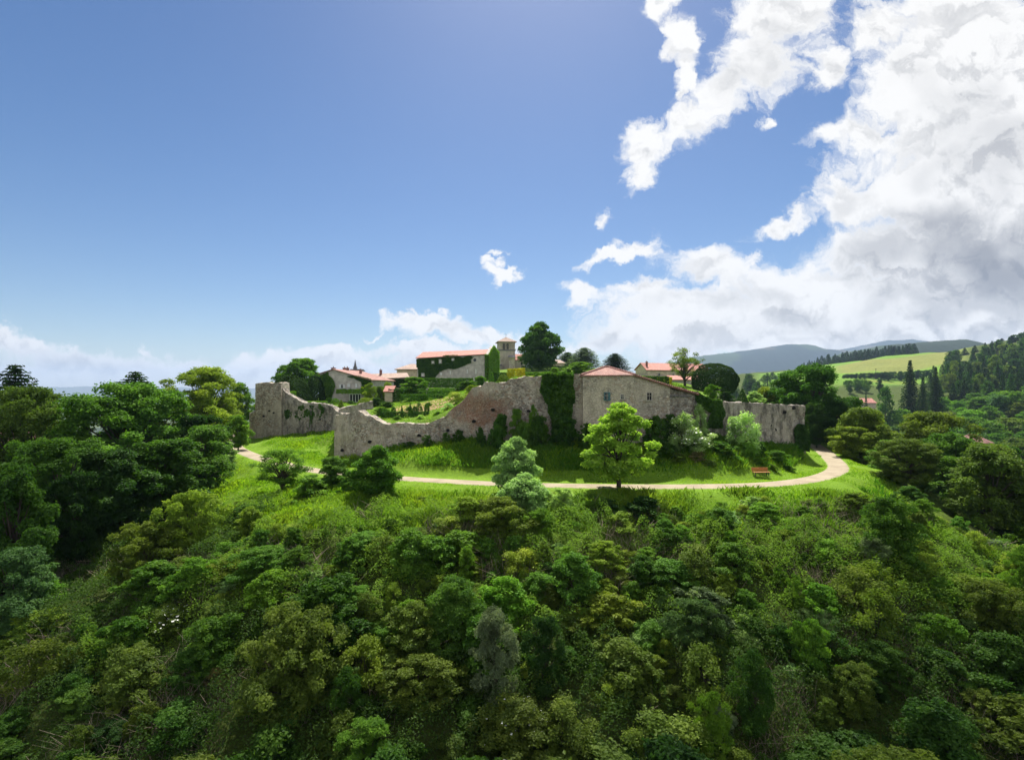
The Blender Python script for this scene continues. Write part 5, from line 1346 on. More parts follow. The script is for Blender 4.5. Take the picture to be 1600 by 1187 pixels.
species = [('bush', 'mid green', 'leafy bush', 5), ('bush', 'deep green', 'dense bush', 4), ('bush', 'olive green', 'dull bush', 4), ('loose', 'olive green', 'straggly bush', 3), ('loose', 'yellow-green', 'loose bush', 3), ('bush', 'yellow-green', 'bushy mound', 3), ('mound', 'mid green', 'round-crowned bush', 3), ('mound', 'olive green', 'broad bush', 2), ('tuft', 'grey-green', 'tufted sapling', .6), ('tuft', 'bright green', 'leafy sapling', 1.5), ('loose', 'brownish', 'dry bush', .35), ('bush', 'grey-green', 'greyish bush', .7), ('bush', 'bright green', 'fresh bush', 3)]
wts = [s[3] for s in species]
hand = [(405, 858, 100, 40, 'mound', 'mid green', 'large rounded mid green bush crown', 0), (290, 872, 130, 42, 'mound', 'olive green', 'wide olive bush crown', 0), (262, 948, 100, 37, 'mound', 'olive green', 'olive bush sprinkled with white blossom', 260), (1087, 940, 90, 34.5, 'tuft', 'blue-green', 'tall blue-green tufted tree low on the slope', 0),
        (1274, 972, 62, 33.5, 'bush', 'bright green', 'bright isolated bush in a dark hollow', 0), (1112, 1085, 60, 28.5, 'tuft', 'bright green', 'bright narrow sapling near the bottom edge', 0), (662, 1030, 120, 31.5, 'mound', 'olive green', 'big olive mound bush near the bottom', 0), (800, 1100, 150, 29, 'mound', 'olive green', 'widest olive mound at the bottom centre', 120), (540, 905, 80, 40, 'bush', 'grey-green', 'grey-green bush with white flowers left of centre', 200), (1145, 850, 80, 41, 'bush', 'mid green', 'wide green bush right of the hanging olive one', 0), (950, 930, 90, 37, 'bush', 'yellow-green', 'yellow-green bush below the maple shadow', 0), (1010, 870, 60, 40, 'bush', 'deep green', 'deep green bush directly beneath the maple shadow', 0)]
for px, py, wpx, Yb, kind, c, lab, fl in hand: tree_at('slope_bush', kind, px, py, wpx, Yb, c, lab, 'shrub', group='scrub on the slope below the castle', flowers=fl)
tries = 0; cnt = 0
while tries < 6000 and cnt < 286:
    tries += 1
    y = random.uniform(18, 56); x = random.uniform(-1.12, 1.12) * y
    if y > 51.5 and not (-34 < x < -10): continue
    px0 = 800 + F * x / y
    kind, c, lab, _ = random.choices(species, wts)[0]
    if y < 35 and c in ('yellow-green', 'bright green', 'mid green', 'grey-green') and random.random() < .75: c = random.choice(('deep green', 'dark green', 'olive green'))  # darkness of the lower slope put into the bush colours
    if y > 37 and c in ('deep green', 'olive green', 'brownish') and random.random() < .7: c = random.choice(('bright green', 'yellow-green', 'mid green'))  # sunlit look of the upper slope put into the bush colours
    r = random.choice((random.uniform(.7, 1.2), random.uniform(1.2, 2.0), random.uniform(1.8, 2.9))) * (1.25 if kind == 'mound' else .62 if kind == 'tuft' else 1) * (1.12 if y < 32 else 1) * (.72 if y > 40 else 1)
    h = r * random.uniform(1.0, 2.1) * (2.0 if kind == 'tuft' else 1)
    if not free(x, y, r, .52) or (-40 + (50 - y) * .3 < x < -27 and 40 < y < 50): continue
    z = zg(x, y); zmax = CAMZ - (limit(px0, VEG_TOP) - HZ) / F * y
    h = min(h, zmax - z)
    if h < .5: continue
    if kind in ('mound',) and h < 1.0: continue
    py0 = pix(x, y, z + h)[1]
    if py0 > 1230: continue
    size = 'small ' if r < 1.15 else ('large ' if r > 1.9 else '')
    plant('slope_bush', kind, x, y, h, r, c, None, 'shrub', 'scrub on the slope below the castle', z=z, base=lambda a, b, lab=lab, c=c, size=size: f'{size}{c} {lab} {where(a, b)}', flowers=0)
    cnt += 1

cnt = 0; tries = 0  # small bushes of the same slope scrub, grouped apart
while cnt < 170 and tries < 5000:
    tries += 1
    y = random.uniform(33, 51.5); x = random.uniform(-.9, .95) * y; r = random.uniform(.5, 1.05); px0 = 800 + F * x / y
    if not free(x, y, r, .35) or (x < -23 and y > 37): continue
    z = zg(x, y); h = min(r * random.uniform(.9, 1.8), CAMZ - (limit(px0, VEG_TOP) - 12 - HZ) / F * y - z)
    if h < .5: continue
    c = random.choice(('bright green', 'yellow-green', 'mid green', 'pale green', 'olive green'))
    plant('small_slope_bush', random.choice(('loose', 'bush', 'bush')), x, y, h, r, c, None, 'shrub', 'small bushes between the scrub', z=z, base=lambda a, b, c=c: f'{c} low scrub bush {where(a, b)}'); cnt += 1

# woods left and right of the hill
def wood(n, xr, yr, mk, kr, hr, cols, nm, base, group, table, k=.6, test=None, cat='tree'):
    got = 0; t = 0
    while got < n and t < n * 60:
        t += 1; y = random.uniform(*yr); x = random.uniform(*xr)
        if test and not test(x, y): continue
        r = random.uniform(*kr); h = random.uniform(*hr)
        if not free(x, y, r, k): continue
        z = zg(x, y); px0 = 800 + F * x / y
        if px0 < -120 or px0 > 1720: continue
        if table: h = min(h, CAMZ - (limit(px0, table) + random.uniform(0, 10) - HZ) / F * y - z)
        if h < hr[0] * .45: continue
        kind = mk(y); cc = random.choice(cols); plant(nm, kind, x, y, h, r, cc, None, cat, group, z=z, base=lambda a, b, cc=cc: base(a, b, cc)); got += 1


near_kind = lambda y: random.choice(['giant', 'broad', 'broad']) if y < 120 else ('broad' if y < 190 else 'far_broad')
SKY_L = [(-200, 615), (0, 618), (60, 628), (110, 640), (160, 630), (250, 630), (300, 615), (345, 610), (372, 640), (388, 668)]
SKY_R = [(1250, 645), (1300, 652), (1340, 655), (1400, 640), (1450, 625), (1500, 612), (1600, 600), (1750, 600)]
lw = lambda a, b, cc: f"{cc} left wood tree {'near the edge' if a < 90 else 'by the huge tree' if a < 240 else 'by the path end'}, {'top row' if b < 680 else 'middle row' if b < 780 else 'dark foot'}"
wood(34, (-130, -36), (30, 165), near_kind, (3.0, 5.0), (8, 15), ['deep green', 'mid green', 'olive green', 'dark green'], 'broadleaf_tree', lw, 'trees of the left wood', SKY_L, .55, lambda x, y: x < -38 - max(0, y - 62) * .42 and x < -30 - (y - 40) * .35 - 2)
rw_ = lambda a, b, cc: f"{cc} valley wood tree {'right of the bend' if a < 1420 else 'in its middle' if a < 1520 else 'at right edge'}, {'far rows' if b < 645 else 'middle rows' if b < 700 else 'near rows' if b < 780 else 'lowest rows'}"
RIGHT_OK = lambda x, y: x > 46 + max(0, 66 - y) * .35 and path_dist([x], [y])[0][0] > 7 and not (np.hypot(x - 50, y - 76) < 11) and (y < 105 or x > 62 + (y - 105) * .32)
wood(80, (40, 190), (36, 150), near_kind, (3.0, 4.6), (7, 12), ['mid green', 'deep green', 'olive green', 'yellow-green', 'bright green'], 'broadleaf_tree', rw_, 'trees of the valley wood', [(1250, 655), (1300, 662), (1340, 690), (1365, 760), (1390, 730), (1420, 672), (1500, 668), (1600, 655), (1750, 650)], .6, RIGHT_OK)
wood(95, (70, 420), (150, 420), lambda y: 'broad' if y < 190 else 'far_broad', (4.5, 7.5), (9, 15), ['mid green', 'olive green', 'bright green', 'mid green', 'blue-green'], 'broadleaf_tree', rw_, 'trees of the valley wood', SKY_R, .55, lambda x, y: 1290 < 800 + F * x / y < 1660)
# far valley behind the round yew
wood(46, (150, 290), (300, 560), lambda y: random.choice(['far_broad', 'far_conifer', 'far_conifer']), (4, 7), (10, 17), ['dark green', 'deep green', 'blue-green', 'mid green'], 'valley_tree', lambda a, b, cc: f"{cc} tree between round yew and field, {'left' if a < 1175 else 'right'} side", 'far trees between yew and field', [(1100, 588), (1150, 577), (1215, 579), (1240, 590), (1300, 604)], .5, lambda x, y: 1135 < 800 + F * x / y < 1300)
# dark row on the skyline behind the field
for k in range(64):
    px = 1252 + k * 2.86 + random.uniform(-1.5, 1.5); Yb = 800 + random.uniform(-15, 45); x = (px - 800) / F * Yb; top = np.interp(px, [1250, 1275, 1300, 1330, 1360, 1400, 1428, 1436], [568, 560, 553, 549, 544, 540, 537, 542]) + random.uniform(-2, 5)
    z = zg(x, Yb); h = max(9, CAMZ - (top - HZ) / F * Yb - z)
    plant('pine_tree', 'far_conifer', x, Yb, h, h * random.uniform(.26, .42), random.choice(['blackish green', 'dark green', 'dark green']), 'dark pine in the dense row on the skyline behind the sloping field', 'tree', 'pines on the skyline behind the field', z=z)
# forest covering the right hillside
cnt = 0; t = 0
HILL = [(1380, 584), (1400, 578), (1440, 556), (1480, 550), (1520, 540), (1560, 530), (1600, 518), (1700, 500)]
fp = []
while cnt < 205 and t < 9000:
    t += 1; y = random.uniform(330, 660); px = random.uniform(1395, 1660); x = (px - 800) / F * y; r = random.uniform(3.2, 5.0)
    if y > 450 and px < 1478 + (y - 450) * .02: continue
    if px < 1455 - (y - 330) * .1: continue
    if not free(x, y, r, .5, fp): continue
    z = zg(x, y); h = random.uniform(11, 19); h = min(h, CAMZ - (limit(px, HILL) - HZ) / F * y - z)
    if h < 5: continue
    fp.append((x, y, r)); con = random.random() < .72
    plant('forest_tree', 'far_conifer' if con else 'far_broad', x, y, h, r if con else r * 1.25, random.choice(['blackish green', 'dark green', 'dark green', 'deep green']) if con else random.choice(['dark green', 'deep green', 'olive green']), ('dark conifer' if con else 'darkish broadleaf tree') + ' in the forest covering the right hillside', 'tree', 'conifers of the right hillside forest' if con else 'broadleaf trees of the right hillside forest', z=z); cnt += 1
T('spruce', 'conifer', 1422, 566, 34, 300, 'blackish green', 'lone broad dark spruce standing at the left front of the hillside forest', variant=0)
T('spruce', 'conifer', 1462, 576, 26, 300, 'blackish green', 'dark spruce second from the left at the foot of the hillside forest', variant=1)
T('spruce', 'conifer', 1442, 590, 24, 290, 'dark green', 'shorter dark spruce between the two at the forest foot', variant=0)
T('broadleaf_tree', 'far_broad', 1384, 606, 26, 290, 'deep green', 'dark rounded tree right of the pink valley roof', variant=0)
T('bush', 'far_broad', 1375, 592, 12, 420, 'dark green', 'small dark tree in the yellow-green field', variant=1)
T('spruce', 'far_conifer', 1353, 616, 11, 300, 'dark green', 'little dark spruce just behind the pink valley roof', variant=1)
for k in range(26):
    px = 1318 + k * 5.4 + random.uniform(-2, 2); Yb = 520 + random.uniform(-5, 5); T('hedgerow_bush', 'far_broad', px, np.interp(px, [1318, 1460], [584, 577]) + random.uniform(0, 2), 9, Yb, 'dark green', 'dark bush in the hedgerow crossing the sloping field', 'shrub', group='bushes of the field hedgerow')
for k in range(9):
    px = 1322 + k * 4.5 + random.uniform(-2, 2); T('field_bush', 'far_broad', px, 592 + random.uniform(0, 5), 11, 440 + random.uniform(-20, 20), 'mid green', 'green bush in the clump left of the yellow-green field', 'shrub', group='clump of field bushes')

# ------------------------------------------------------------------ ground cover
def blades(name, label, x, y, h, w, colour, lean=.35, group=None, mat='grass', kind='stuff', zfun=None):
    n = len(x); z = (zfun or zgv)(x, y); a = rng.random(n) * 6.283; hh = h * rng.uniform(.5, 1.35, n)
    tx = np.c_[np.cos(a), np.sin(a), 0 * a] * (w * rng.uniform(.6, 1.4, n))[:, None]; ln = rng.normal(size=(n, 2)) * lean
    b = np.c_[x, y, z - .05]; top = b + np.c_[ln * hh[:, None], hh]; mid = b + np.c_[ln * hh[:, None] * .3, hh * .6]
    V = np.stack([b - tx * .6, b + tx * .6, mid + tx, top, ], 1).reshape(-1, 3)
    tint = np.clip((.55 if name == 'grass' else .5) + .55 * fbm(np.c_[x * .22, y * .22, 0 * x], 4) + .16 * rng.normal(size=n), 0, 1)
    o = new_obj(name, np_mesh(name, V, np.arange(n * 4).reshape(n, 4), M[mat], False, {'tint': ('FACE', 'FLOAT', tint)})); o.color = jitter(COLOURS[colour], .01) if isinstance(colour, str) else (*colour, 1)
    return tag(o, label, kind=kind)


def sample(n, xr, yr, keep):
    x = rng.uniform(*xr, n); y = rng.uniform(*yr, n); k = keep(x, y); return x[k], y[k]


ins = lambda x, y: inside(x, y)
pd_ = lambda x, y: path_dist(x, y)[0]
lawn = lambda x, y: ~ins(x, y) & (pd_(x, y) > 1.25 + .35 * vnoise(np.c_[x * .9, y * .9, 0 * x])) & (800 + F * x / y > 330) & (800 + F * x / y < 1400) & ((y > 46) & (x > -36 - (y - 46) * .5) & (x < 47 + np.maximum(0, y - 60) * .3))
x, y = sample(640000, (-75, 64), (46, 112), lawn)
short = np.minimum(1, np.maximum(.28, (pd_(x, y) - 1.8) / 5)) * np.clip(.75 + 1.3 * fbm(np.c_[x * .25, y * .25, 0 * x + 4], 4), .3, 1.6)
kp = rng.random(len(x)) < np.clip(62 / y, .3, 1); x, y, short = x[kp], y[kp], short[kp]
blades('grass', 'bright meadow grass on the banks beside the path', x, y,   .46 * np.clip(short, .12, 1.6), .05, (.165, .29, .017))
x, y = sample(120000, (-60, 60), (68, 150), lambda x, y: ins(x, y) & (back_dist(x, y) > 14))
blades('grass', 'short grass of the castle garden terraces', x, y, .22, .07, (.14, .25, .025))
# tall weeds on the bank under the wall
x, y = sample(150000, (-26, 44), (56, 74), lambda x, y: ~ins(x, y) & (pd_(x, y) > 4.2) & (y > pd_(x, y) * 0 + 57))
kp = fbm(np.c_[x * .3, y * .3, 0 * x + 1], 4) + .3 * rng.normal(size=len(x)) * .6 > .02; x, y = x[kp], y[kp]
blades('weeds', 'tall rough weeds on the bank under the rampart', x, y, .55, .05, (.085, .19, .016))
x, y = sample(90000, (-40, 50), (45.5, 53), lambda x, y: ~ins(x, y) & (pd_(x, y) > 2.6))
kp = fbm(np.c_[x * .25, y * .4, 0 * x + 11], 4) + .2 * rng.normal(size=len(x)) > .12; x, y = x[kp], y[kp]
blades('rank_grass', 'tall rank grass along the shoulder below the path', x, y, .62, .05, (.13, .22, .02))
# brambles and undergrowth of the slope
def cover(name, label, n, xr, yr, keep, size, colour, hmax):
    x, y = sample(n, xr, yr, keep); hm = np.clip(.42 + 1.5 * fbm(np.c_[x * .34, y * .34, 0 * x + 8], 3) + .5 * vnoise(np.c_[x * 1.3, y * 1.3, 0 * x]), .04, 1) ** 1.2 * hmax
    z = zgv(x, y) + hm * (1 - .6 * rng.random(len(x)) ** 2); e = .3
    Nm = unit(np.c_[rng.normal(size=(len(x), 2)) * .5, np.full(len(x), .8)])
    f = Fol(); f.add(*leaves(np.c_[x, y, z], Nm, size * rng.uniform(.6, 1.4, len(x)), np.clip(.5 + .45 * fbm(np.c_[x * .5, y * .5, 0 * x + 2], 3) + .15 * rng.normal(size=len(x)), 0, 1)))
    o = new_obj(name, f.mesh(name, M['leaf'])); o.color = (*colour, 1); return tag(o, label, kind='stuff')


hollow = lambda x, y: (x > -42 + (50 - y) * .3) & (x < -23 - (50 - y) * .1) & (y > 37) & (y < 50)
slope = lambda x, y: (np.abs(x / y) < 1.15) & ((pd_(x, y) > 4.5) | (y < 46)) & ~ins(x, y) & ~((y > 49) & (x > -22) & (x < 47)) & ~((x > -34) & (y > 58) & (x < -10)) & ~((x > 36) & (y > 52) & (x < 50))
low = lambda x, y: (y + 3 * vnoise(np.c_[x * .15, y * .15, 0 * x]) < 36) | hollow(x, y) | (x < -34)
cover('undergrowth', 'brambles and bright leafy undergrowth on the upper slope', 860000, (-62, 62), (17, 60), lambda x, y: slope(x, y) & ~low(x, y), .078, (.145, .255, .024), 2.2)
cover('shade_toned_undergrowth', 'leafy undergrowth low on the slope and in the left hollow, coloured as shaded', 860000, (-62, 62), (17, 60), lambda x, y: slope(x, y) & low(x, y), .078, (.06, .12, .016), 2.2)  # same leaves as above, shade of the lower slope put into their colour
def twigs(name, label, n, xr, yr, keep, colour):
    x, y = sample(n, xr, yr, keep); k = fbm(np.c_[x * .22, y * .22, 0 * x + 31], 3) > .12; x, y = x[k], y[k]; n = len(x); z = zgv(x, y) - .1
    d = unit(np.c_[rng.normal(size=(n, 2)) * .45, np.full(n, 1.)]); L = rng.uniform(.7, 2.3, n)[:, None]; a = rng.random(n) * 6.283; w = np.c_[np.cos(a), np.sin(a), 0 * a] * rng.uniform(.009, .022, n)[:, None]
    b = np.c_[x, y, z]; bend = np.c_[rng.normal(size=(n, 2)) * .25, -.1 * np.ones(n)] * L; m1 = b + d * L * .55; e = b + d * L + bend
    V = np.stack([b - w, b + w, m1 + w * .7, m1 - w * .7, m1 - w * .7, m1 + w * .7, e + w * .3, e - w * .3], 1).reshape(-1, 3); Q = np.arange(n * 8).reshape(-1, 4)
    return tag(new_obj(name, np_mesh(name, V, Q, colour)), label, kind='stuff')


twigs('dry_stems', 'bare grey-brown stems and dry twigs standing in the scrub', 60000, (-50, 55), (20, 50), slope, mat_bark('dry_stem', (.30, .24, .18)))
cover('valley_undergrowth', 'undergrowth between the trees of the valley wood', 60000, (40, 200), (50, 150), lambda x, y: (x > 50) & (pd_(x, y) > 6) & ~ins(x, y), .3, (.06, .13, .018), 1.8)

# ------------------------------------------------------------------ labels that name a place are told apart by order
groups = {}
for o, base, px, py in PENDING: groups.setdefault(base(px, py), []).append((px, o))
ORD = ['first', 'second', 'third', 'fourth', 'fifth', 'sixth', 'seventh', 'eighth', 'ninth', 'tenth', 'eleventh', 'twelfth', 'thirteenth', 'fourteenth', 'fifteenth']
for lab, L in groups.items():
    L.sort(key=lambda q: q[0])
    for i, (_, o) in enumerate(L): o['label'] = lab if len(L) == 1 else f'{ORD[i] if i < 15 else "last"} from left {lab}'

# ------------------------------------------------------------------ sky, sun, haze, camera
SUN_EL, SUN_AZ = R(56), R(5)
Sdir = Vector((math.sin(SUN_AZ) * math.cos(SUN_EL), math.cos(SUN_AZ) * math.cos(SUN_EL), math.sin(SUN_EL)))
sl = bpy.data.lights.new('sun', 'SUN'); sl.energy = 5.0; sl.angle = R(.53); sl.color = (1, .95, .86)
so = bpy.data.objects.new('sun', sl); COL.objects.link(so); so.rotation_euler = Sdir.to_track_quat('Z', 'Y').to_euler(); so.location = (0, 0, 120)

world = bpy.data.worlds.new('World'); scene.world = world; world.use_nodes = True
nt = world.node_tree; nt.nodes.clear(); t = NT(nt)
CLOUDS = [  # px, py, rx, ry, rot(deg, clockwise in picture), weight
    (1030, 8, 36, 40, 20, 1), (1066, 62, 34, 46, -10, 1), (1082, 110, 24, 50, 8, .9), (1072, 152, 14, 28, 10, .75),
    (1215, 20, 95, 66, 0, 1.1), (1190, 90, 86, 62, -40, 1.1), (1135, 140, 62, 40, -30, 1), (1085, 190, 74, 36, -35, 1), (1010, 228, 56, 50, -30, 1.05), (1000, 275, 40, 26, -40, .9),
    (1300, 110, 46, 44, -40, .95), (1370, 40, 70, 60, -40, .9), (1440, 120, 105, 130, 20, 1.15), (1340, 215, 86, 36, 8, 1.0), (1290, 212, 44, 24, 0, .85),
    (1520, 90, 170, 150, 0, 1.25), (1540, 260, 240, 170, 0, 1.35), (1430, 290, 110, 70, -20, 1.15), (1330, 312, 66, 50, 0, 1.05), (1400, 400, 150, 80, 0, 1.25), (1560, 420, 210, 130, 0, 1.4), (1640, 200, 180, 330, 0, 1.3),
    (1224, 346, 66, 22, -20, .85), (1195, 190, 18, 12, -40, .62), (960, 394, 78, 17, -14, .88), (1000, 385, 40, 14, 10, .78), (897, 456, 46, 21, 22, .95), (786, 430, 26, 14, 38, .82), (770, 408, 16, 9, 20, .66), (775, 393, 14, 6, 0, .6), (944, 345, 18, 12, 0, .66),
    (1125, 418, 90, 40, 8, 1.05), (1020, 455, 90, 24, -10, .95), (1080, 480, 170, 44, 0, 1.08), (1270, 470, 180, 76, 0, 1.25), (1420, 480, 240, 70, 0, 1.4), (1180, 530, 360, 38, 0, 1.15), (1500, 520, 280, 50, 0, 1.4), (960, 530, 110, 20, -8, .98),
    (20, 538, 150, 28, 17, 1.05), (150, 572, 220, 26, 6, 1.1), (60, 598, 320, 40, 0, 1.12), (360, 588, 270, 28, 0, 1.05), (510, 556, 62, 15, 4, .9), (520, 577, 240, 30, 0, 1.15), (240, 552, 26, 10, 25, .7), (296, 566, 26, 10, 10, .7),
    (690, 516, 96, 18, 6, 1.05), (655, 500, 26, 7, 30, .7), (574, 520, 40, 5, -4, .75), (650, 547, 120, 13, 0, 1.0), (755, 528, 80, 14, 6, .95), (860, 545, 110, 18, -4, .95), (700, 570, 260, 22, 0, 1.05)]
GRAYS = [(1545, 400, 190, 95, 0, 1.0), (1400, 380, 80, 60, 0, .6), (1210, 110, 70, 46, -40, .42), (1560, 240, 120, 50, 0, .35), (1500, 470, 160, 34, 0, .6), (1130, 455, 70, 22, 0, .3), (1200, 500, 260, 24, 0, .35), (110, 565, 260, 24, 0, .28), (1480, 170, 120, 50, 30, .25), (1390, 535, 260, 14, 0, .45), (1320, 300, 30, 20, 0, .3)]

tc = t.n('ShaderNodeTexCoord'); dirv = tc.outputs['Generated']
sx = t.n('ShaderNodeSeparateXYZ'); t.set(sx.inputs[0], dirv)
yy = t.math('MAXIMUM', sx.outputs[1], .05)
uv = t.n('ShaderNodeCombineXYZ'); t.set(uv.inputs[0], t.math('DIVIDE', sx.outputs[0], yy)); t.set(uv.inputs[1], t.math('DIVIDE', sx.outputs[2], yy))
UV = uv.outputs[0]


def density(vec, octaves):
    """sum of soft banks of CLOUDS, broken up by turbulent noise"""
    wv = t.n('ShaderNodeTexNoise', noise_dimensions='2D'); t.set(wv.inputs['Vector'], vec); wv.inputs['Scale'].default_value = 7; wv.inputs['Detail'].default_value = 6; wv.inputs['Roughness'].default_value = .62
    off = t.vmath('SCALE', t.vmath('SUBTRACT', wv.outputs['Color'], (.5, .5, .5)), scale=.13)
    v = t.vmath('ADD', vec, off); acc = None
    for px, py, rx, ry, rot, wgt in CLOUDS:
        mp_ = t.n('ShaderNodeMapping', vector_type='TEXTURE'); t.set(mp_.inputs['Vector'], v)
        mp_.inputs['Location'].default_value = ((px - 800) / F, (HZ - py) / F, 0); mp_.inputs['Rotation'].default_value = (0, 0, R(-rot)); mp_.inputs['Scale'].default_value = (rx / F * 1.22, ry / F * 1.22, 1)
        fz = t.vmath('MULTIPLY', mp_.outputs[0], (1, 1, 0))
        d = t.math('MULTIPLY_ADD', t.vmath('LENGTH', fz), -wgt, wgt)
        acc = d if acc is None else t.math('SMOOTH_MAX', acc, d, .14)
    n = t.noise(t.vmath('MULTIPLY', v, (1, 1.35, 1)), 9.0, octaves, .66, '2D', .25)
    n2 = t.noise(v, 40.0, 4, .62, '2D')
    global CV; CV = v
    return t.math('ADD', t.math('ADD', acc, t.math('MULTIPLY', t.math('SUBTRACT', n, .5), 1.25)), t.math('MULTIPLY', t.math('SUBTRACT', n2, .5), .28))


D0 = density(UV, 9)
alpha = t.mr(D0, .11, .58)
thick = t.mr(D0, .25, .95)
# self-shading: compare with the density a little way towards the sun
sh_ = t.noise(t.vmath('ADD', t.vmath('MULTIPLY', CV, (1, 1.35, 1)), (.004, .040, 0)), 9.0, 6, .58, '2D', .25)
sh0 = t.noise(t.vmath('MULTIPLY', CV, (1, 1.35, 1)), 9.0, 6, .58, '2D', .25)
puff = t.mr(t.math('SUBTRACT', sh_, sh0), -.05, .17)
gacc = None
for px, py, rx, ry, rot, wgt in GRAYS:
    mp_ = t.n('ShaderNodeMapping', vector_type='TEXTURE')
    wv = t.n('ShaderNodeTexNoise', noise_dimensions='2D'); t.set(wv.inputs['Vector'], UV); wv.inputs['Scale'].default_value = 6; wv.inputs['Detail'].default_value = 6
    t.set(mp_.inputs['Vector'], t.vmath('ADD', UV, t.vmath('SCALE', t.vmath('SUBTRACT', wv.outputs['Color'], (.5, .5, .5)), scale=.28)))
    mp_.inputs['Location'].default_value = ((px - 800) / F, (HZ - py) / F, 0); mp_.inputs['Rotation'].default_value = (0, 0, R(-rot)); mp_.inputs['Scale'].default_value = (rx / F * 1.3, ry / F * 1.3, 1)
    g = t.math('MULTIPLY', t.mr(t.vmath('LENGTH', t.vmath('MULTIPLY', mp_.outputs[0], (1, 1, 0))), .15, 1.0, 1, 0), wgt)
    gacc = g if gacc is None else t.math('MAXIMUM', gacc, g)
CW = 1.0
shade = t.math('MULTIPLY', t.math('ADD', t.math('MULTIPLY', puff, t.math('MULTIPLY_ADD', gacc, -.3, .42)), t.math('MULTIPLY', gacc, .88), clamp=True), thick)
ccol = t.mix(shade, (5.7, 5.68, 5.65, 1), (1.6, 1.7, 1.95, 1))
hz = t.mr(sx.outputs[2], .0, .16, .82, 1.0)
ccol = t.mix(1.0, ccol, t.mix(hz, (1.1, 1.07, 1.02, 1), (1, 1, 1, 1)), 'MULTIPLY')
sky = t.n('ShaderNodeTexSky', sky_type='NISHITA'); sky.sun_disc = False; sky.sun_elevation = SUN_EL; sky.sun_rotation = SUN_AZ
sky.air_density = 1.0; sky.dust_density = .6; sky.ozone_density = 2.2; sky.altitude = 300
hsv = t.n('ShaderNodeHueSaturation'); t.set(hsv.inputs['Color'], sky.outputs[0]); hsv.inputs['Hue'].default_value = .504; hsv.inputs['Saturation'].default_value = 1.24; hsv.inputs['Value'].default_value = .58
up = t.mr(sx.outputs[2], -.02, .03)
allc = t.mix(t.math('MULTIPLY', alpha, up), hsv.outputs[0], ccol)
bk = t.math('MULTIPLY', t.mr(t.noise(t.vmath('MULTIPLY', dirv, (1, 1, 2)), 2.4, 7, .6), .36, .56), t.math('MULTIPLY', t.mr(sx.outputs[1], .0, -.2), t.mr(sx.outputs[2], 0, .06)))
allc = t.mix(bk, allc, (5.4, 5.25, 5.0, 1))  # unseen clouds behind the camera, added to brighten the faces turned to it
bg = t.n('ShaderNodeBackground'); t.set(bg.inputs['Color'], allc); bg.inputs['Strength'].default_value = .09
ow = t.n('ShaderNodeOutputWorld'); nt.links.new(bg.outputs[0], ow.inputs['Surface'])
world.cycles.sampling_method = 'MANUAL'; world.cycles.sample_map_resolution = 512

HAZE = True
SHADE_CLOUD_OPACITY = .6
if HAZE:
    hm, hnt = nodes_of('haze'); h = NT(hnt); pv = h.n('ShaderNodeVolumePrincipled'); pv.inputs['Color'].default_value = (.50, .66, .92, 1); pv.inputs['Density'].default_value = .0001; pv.inputs['Anisotropy'].default_value = .1
    ho = h.n('ShaderNodeOutputMaterial'); hnt.links.new(pv.outputs[0], ho.inputs['Volume'])
    hb = MB().box((0, 0, 120), (22600, 22600, 680)).build('haze', hm); tag(hb, 'thin blue summer haze over the plain and the hills', kind='stuff')

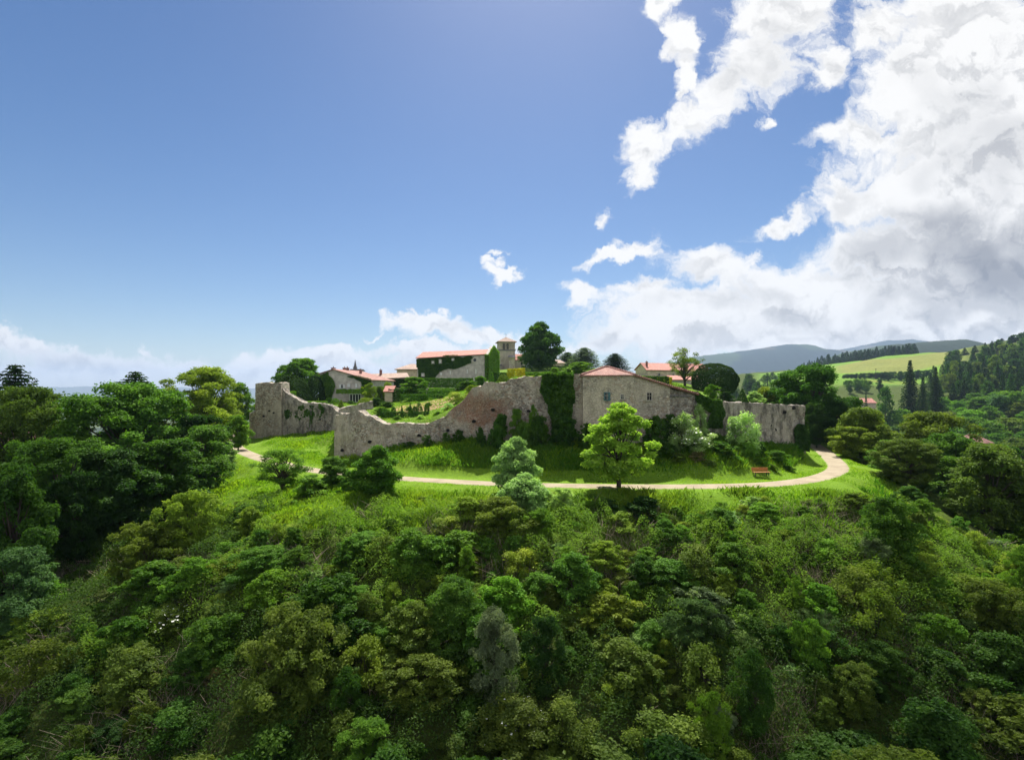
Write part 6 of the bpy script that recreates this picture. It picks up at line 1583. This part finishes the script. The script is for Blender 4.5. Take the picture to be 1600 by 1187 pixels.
# added veil out of view, shaped to shade slope and woods around the hill
ch_ = 640.0; k_ = ch_ / math.tan(SUN_EL); ox, oy = math.sin(SUN_AZ) * k_, math.cos(SUN_AZ) * k_
gx = np.arange(-330, 330, 8.0); gy = np.arange(-170, 260, 8.0); X, Y = np.meshgrid(gx, gy); x, y = X.ravel(), Y.ravel()
nz = fbm(np.c_[x * .018, y * .018, 0 * x + 2], 4)
d = np.hypot((x - 4) / np.where(x < 4, 66, 125), (y - 80) / np.where(y < 80, 50, 150)); dens = sstep(d + nz * .3, .82, 1.25) * sstep(-y, -250, -120) * np.clip(.85 + nz * .5, .3, 1.1)
rim = (np.abs(x) > 318) | (y < -160) | (y > 248); dens[rim] = 0
zc = ch_ + fbm(np.c_[x * .03, y * .03, 0 * x], 4) * 14
V = np.vstack([np.c_[x + ox, y + oy, zc + 28 * np.sqrt(dens) + .3], np.c_[x + ox, y + oy, zc - 10 * np.sqrt(dens) - .3]])
ny, nx = X.shape; idx = np.arange(nx * ny).reshape(ny, nx); q = np.stack([idx[:-1, :-1], idx[:-1, 1:], idx[1:, 1:], idx[1:, :-1]], -1).reshape(-1, 4)
q = q[dens[q].max(1) > .015]
cm, cnt_ = nodes_of('shade_cloud'); c_ = NT(cnt_); at = c_.n('ShaderNodeAttribute', attribute_name='dens'); tb = c_.n('ShaderNodeBsdfTransparent'); db = c_.n('ShaderNodeBsdfTranslucent'); db.inputs['Color'].default_value = (.9, .9, .92, 1)
mx = c_.n('ShaderNodeMixShader'); c_.set(mx.inputs[0], c_.math('MULTIPLY', at.outputs['Fac'], SHADE_CLOUD_OPACITY)); cnt_.links.new(tb.outputs[0], mx.inputs[1]); cnt_.links.new(db.outputs[0], mx.inputs[2]); c_.out(mx.outputs[0])
tag(new_obj('shade_cloud', np_mesh('shade_cloud', V, np.vstack([q, q[:, ::-1] + len(x)]), cm, True, {'dens': ('POINT', 'FLOAT', np.r_[dens, dens])})), 'added thin veil out of view that shades the slope and woods', kind='stuff')

cam = bpy.data.cameras.new('camera'); cam.lens = 36 * F / 1600; cam.sensor_width = 36; cam.shift_y = (HZ - 593.5) / 1600
cam.clip_start = .5; cam.clip_end = 60000
co = bpy.data.objects.new('camera', cam); COL.objects.link(co); co.location = (0, 0, CAMZ); co.rotation_euler = (R(90), 0, 0)
scene.camera = co
vs = scene.view_settings; vs.view_transform = 'Standard'; vs.look = 'None'; vs.exposure = 1.0; vs.gamma = 1
cy = scene.cycles; cy.use_denoising = True; cy.max_bounces = 7; cy.diffuse_bounces = 3; cy.glossy_bounces = 2; cy.transmission_bounces = 5; cy.transparent_max_bounces = 8; cy.volume_bounces = 0
cy.use_adaptive_sampling = True; cy.adaptive_threshold = .015; cy.sample_clamp_indirect = 4
scene.render.use_persistent_data = False
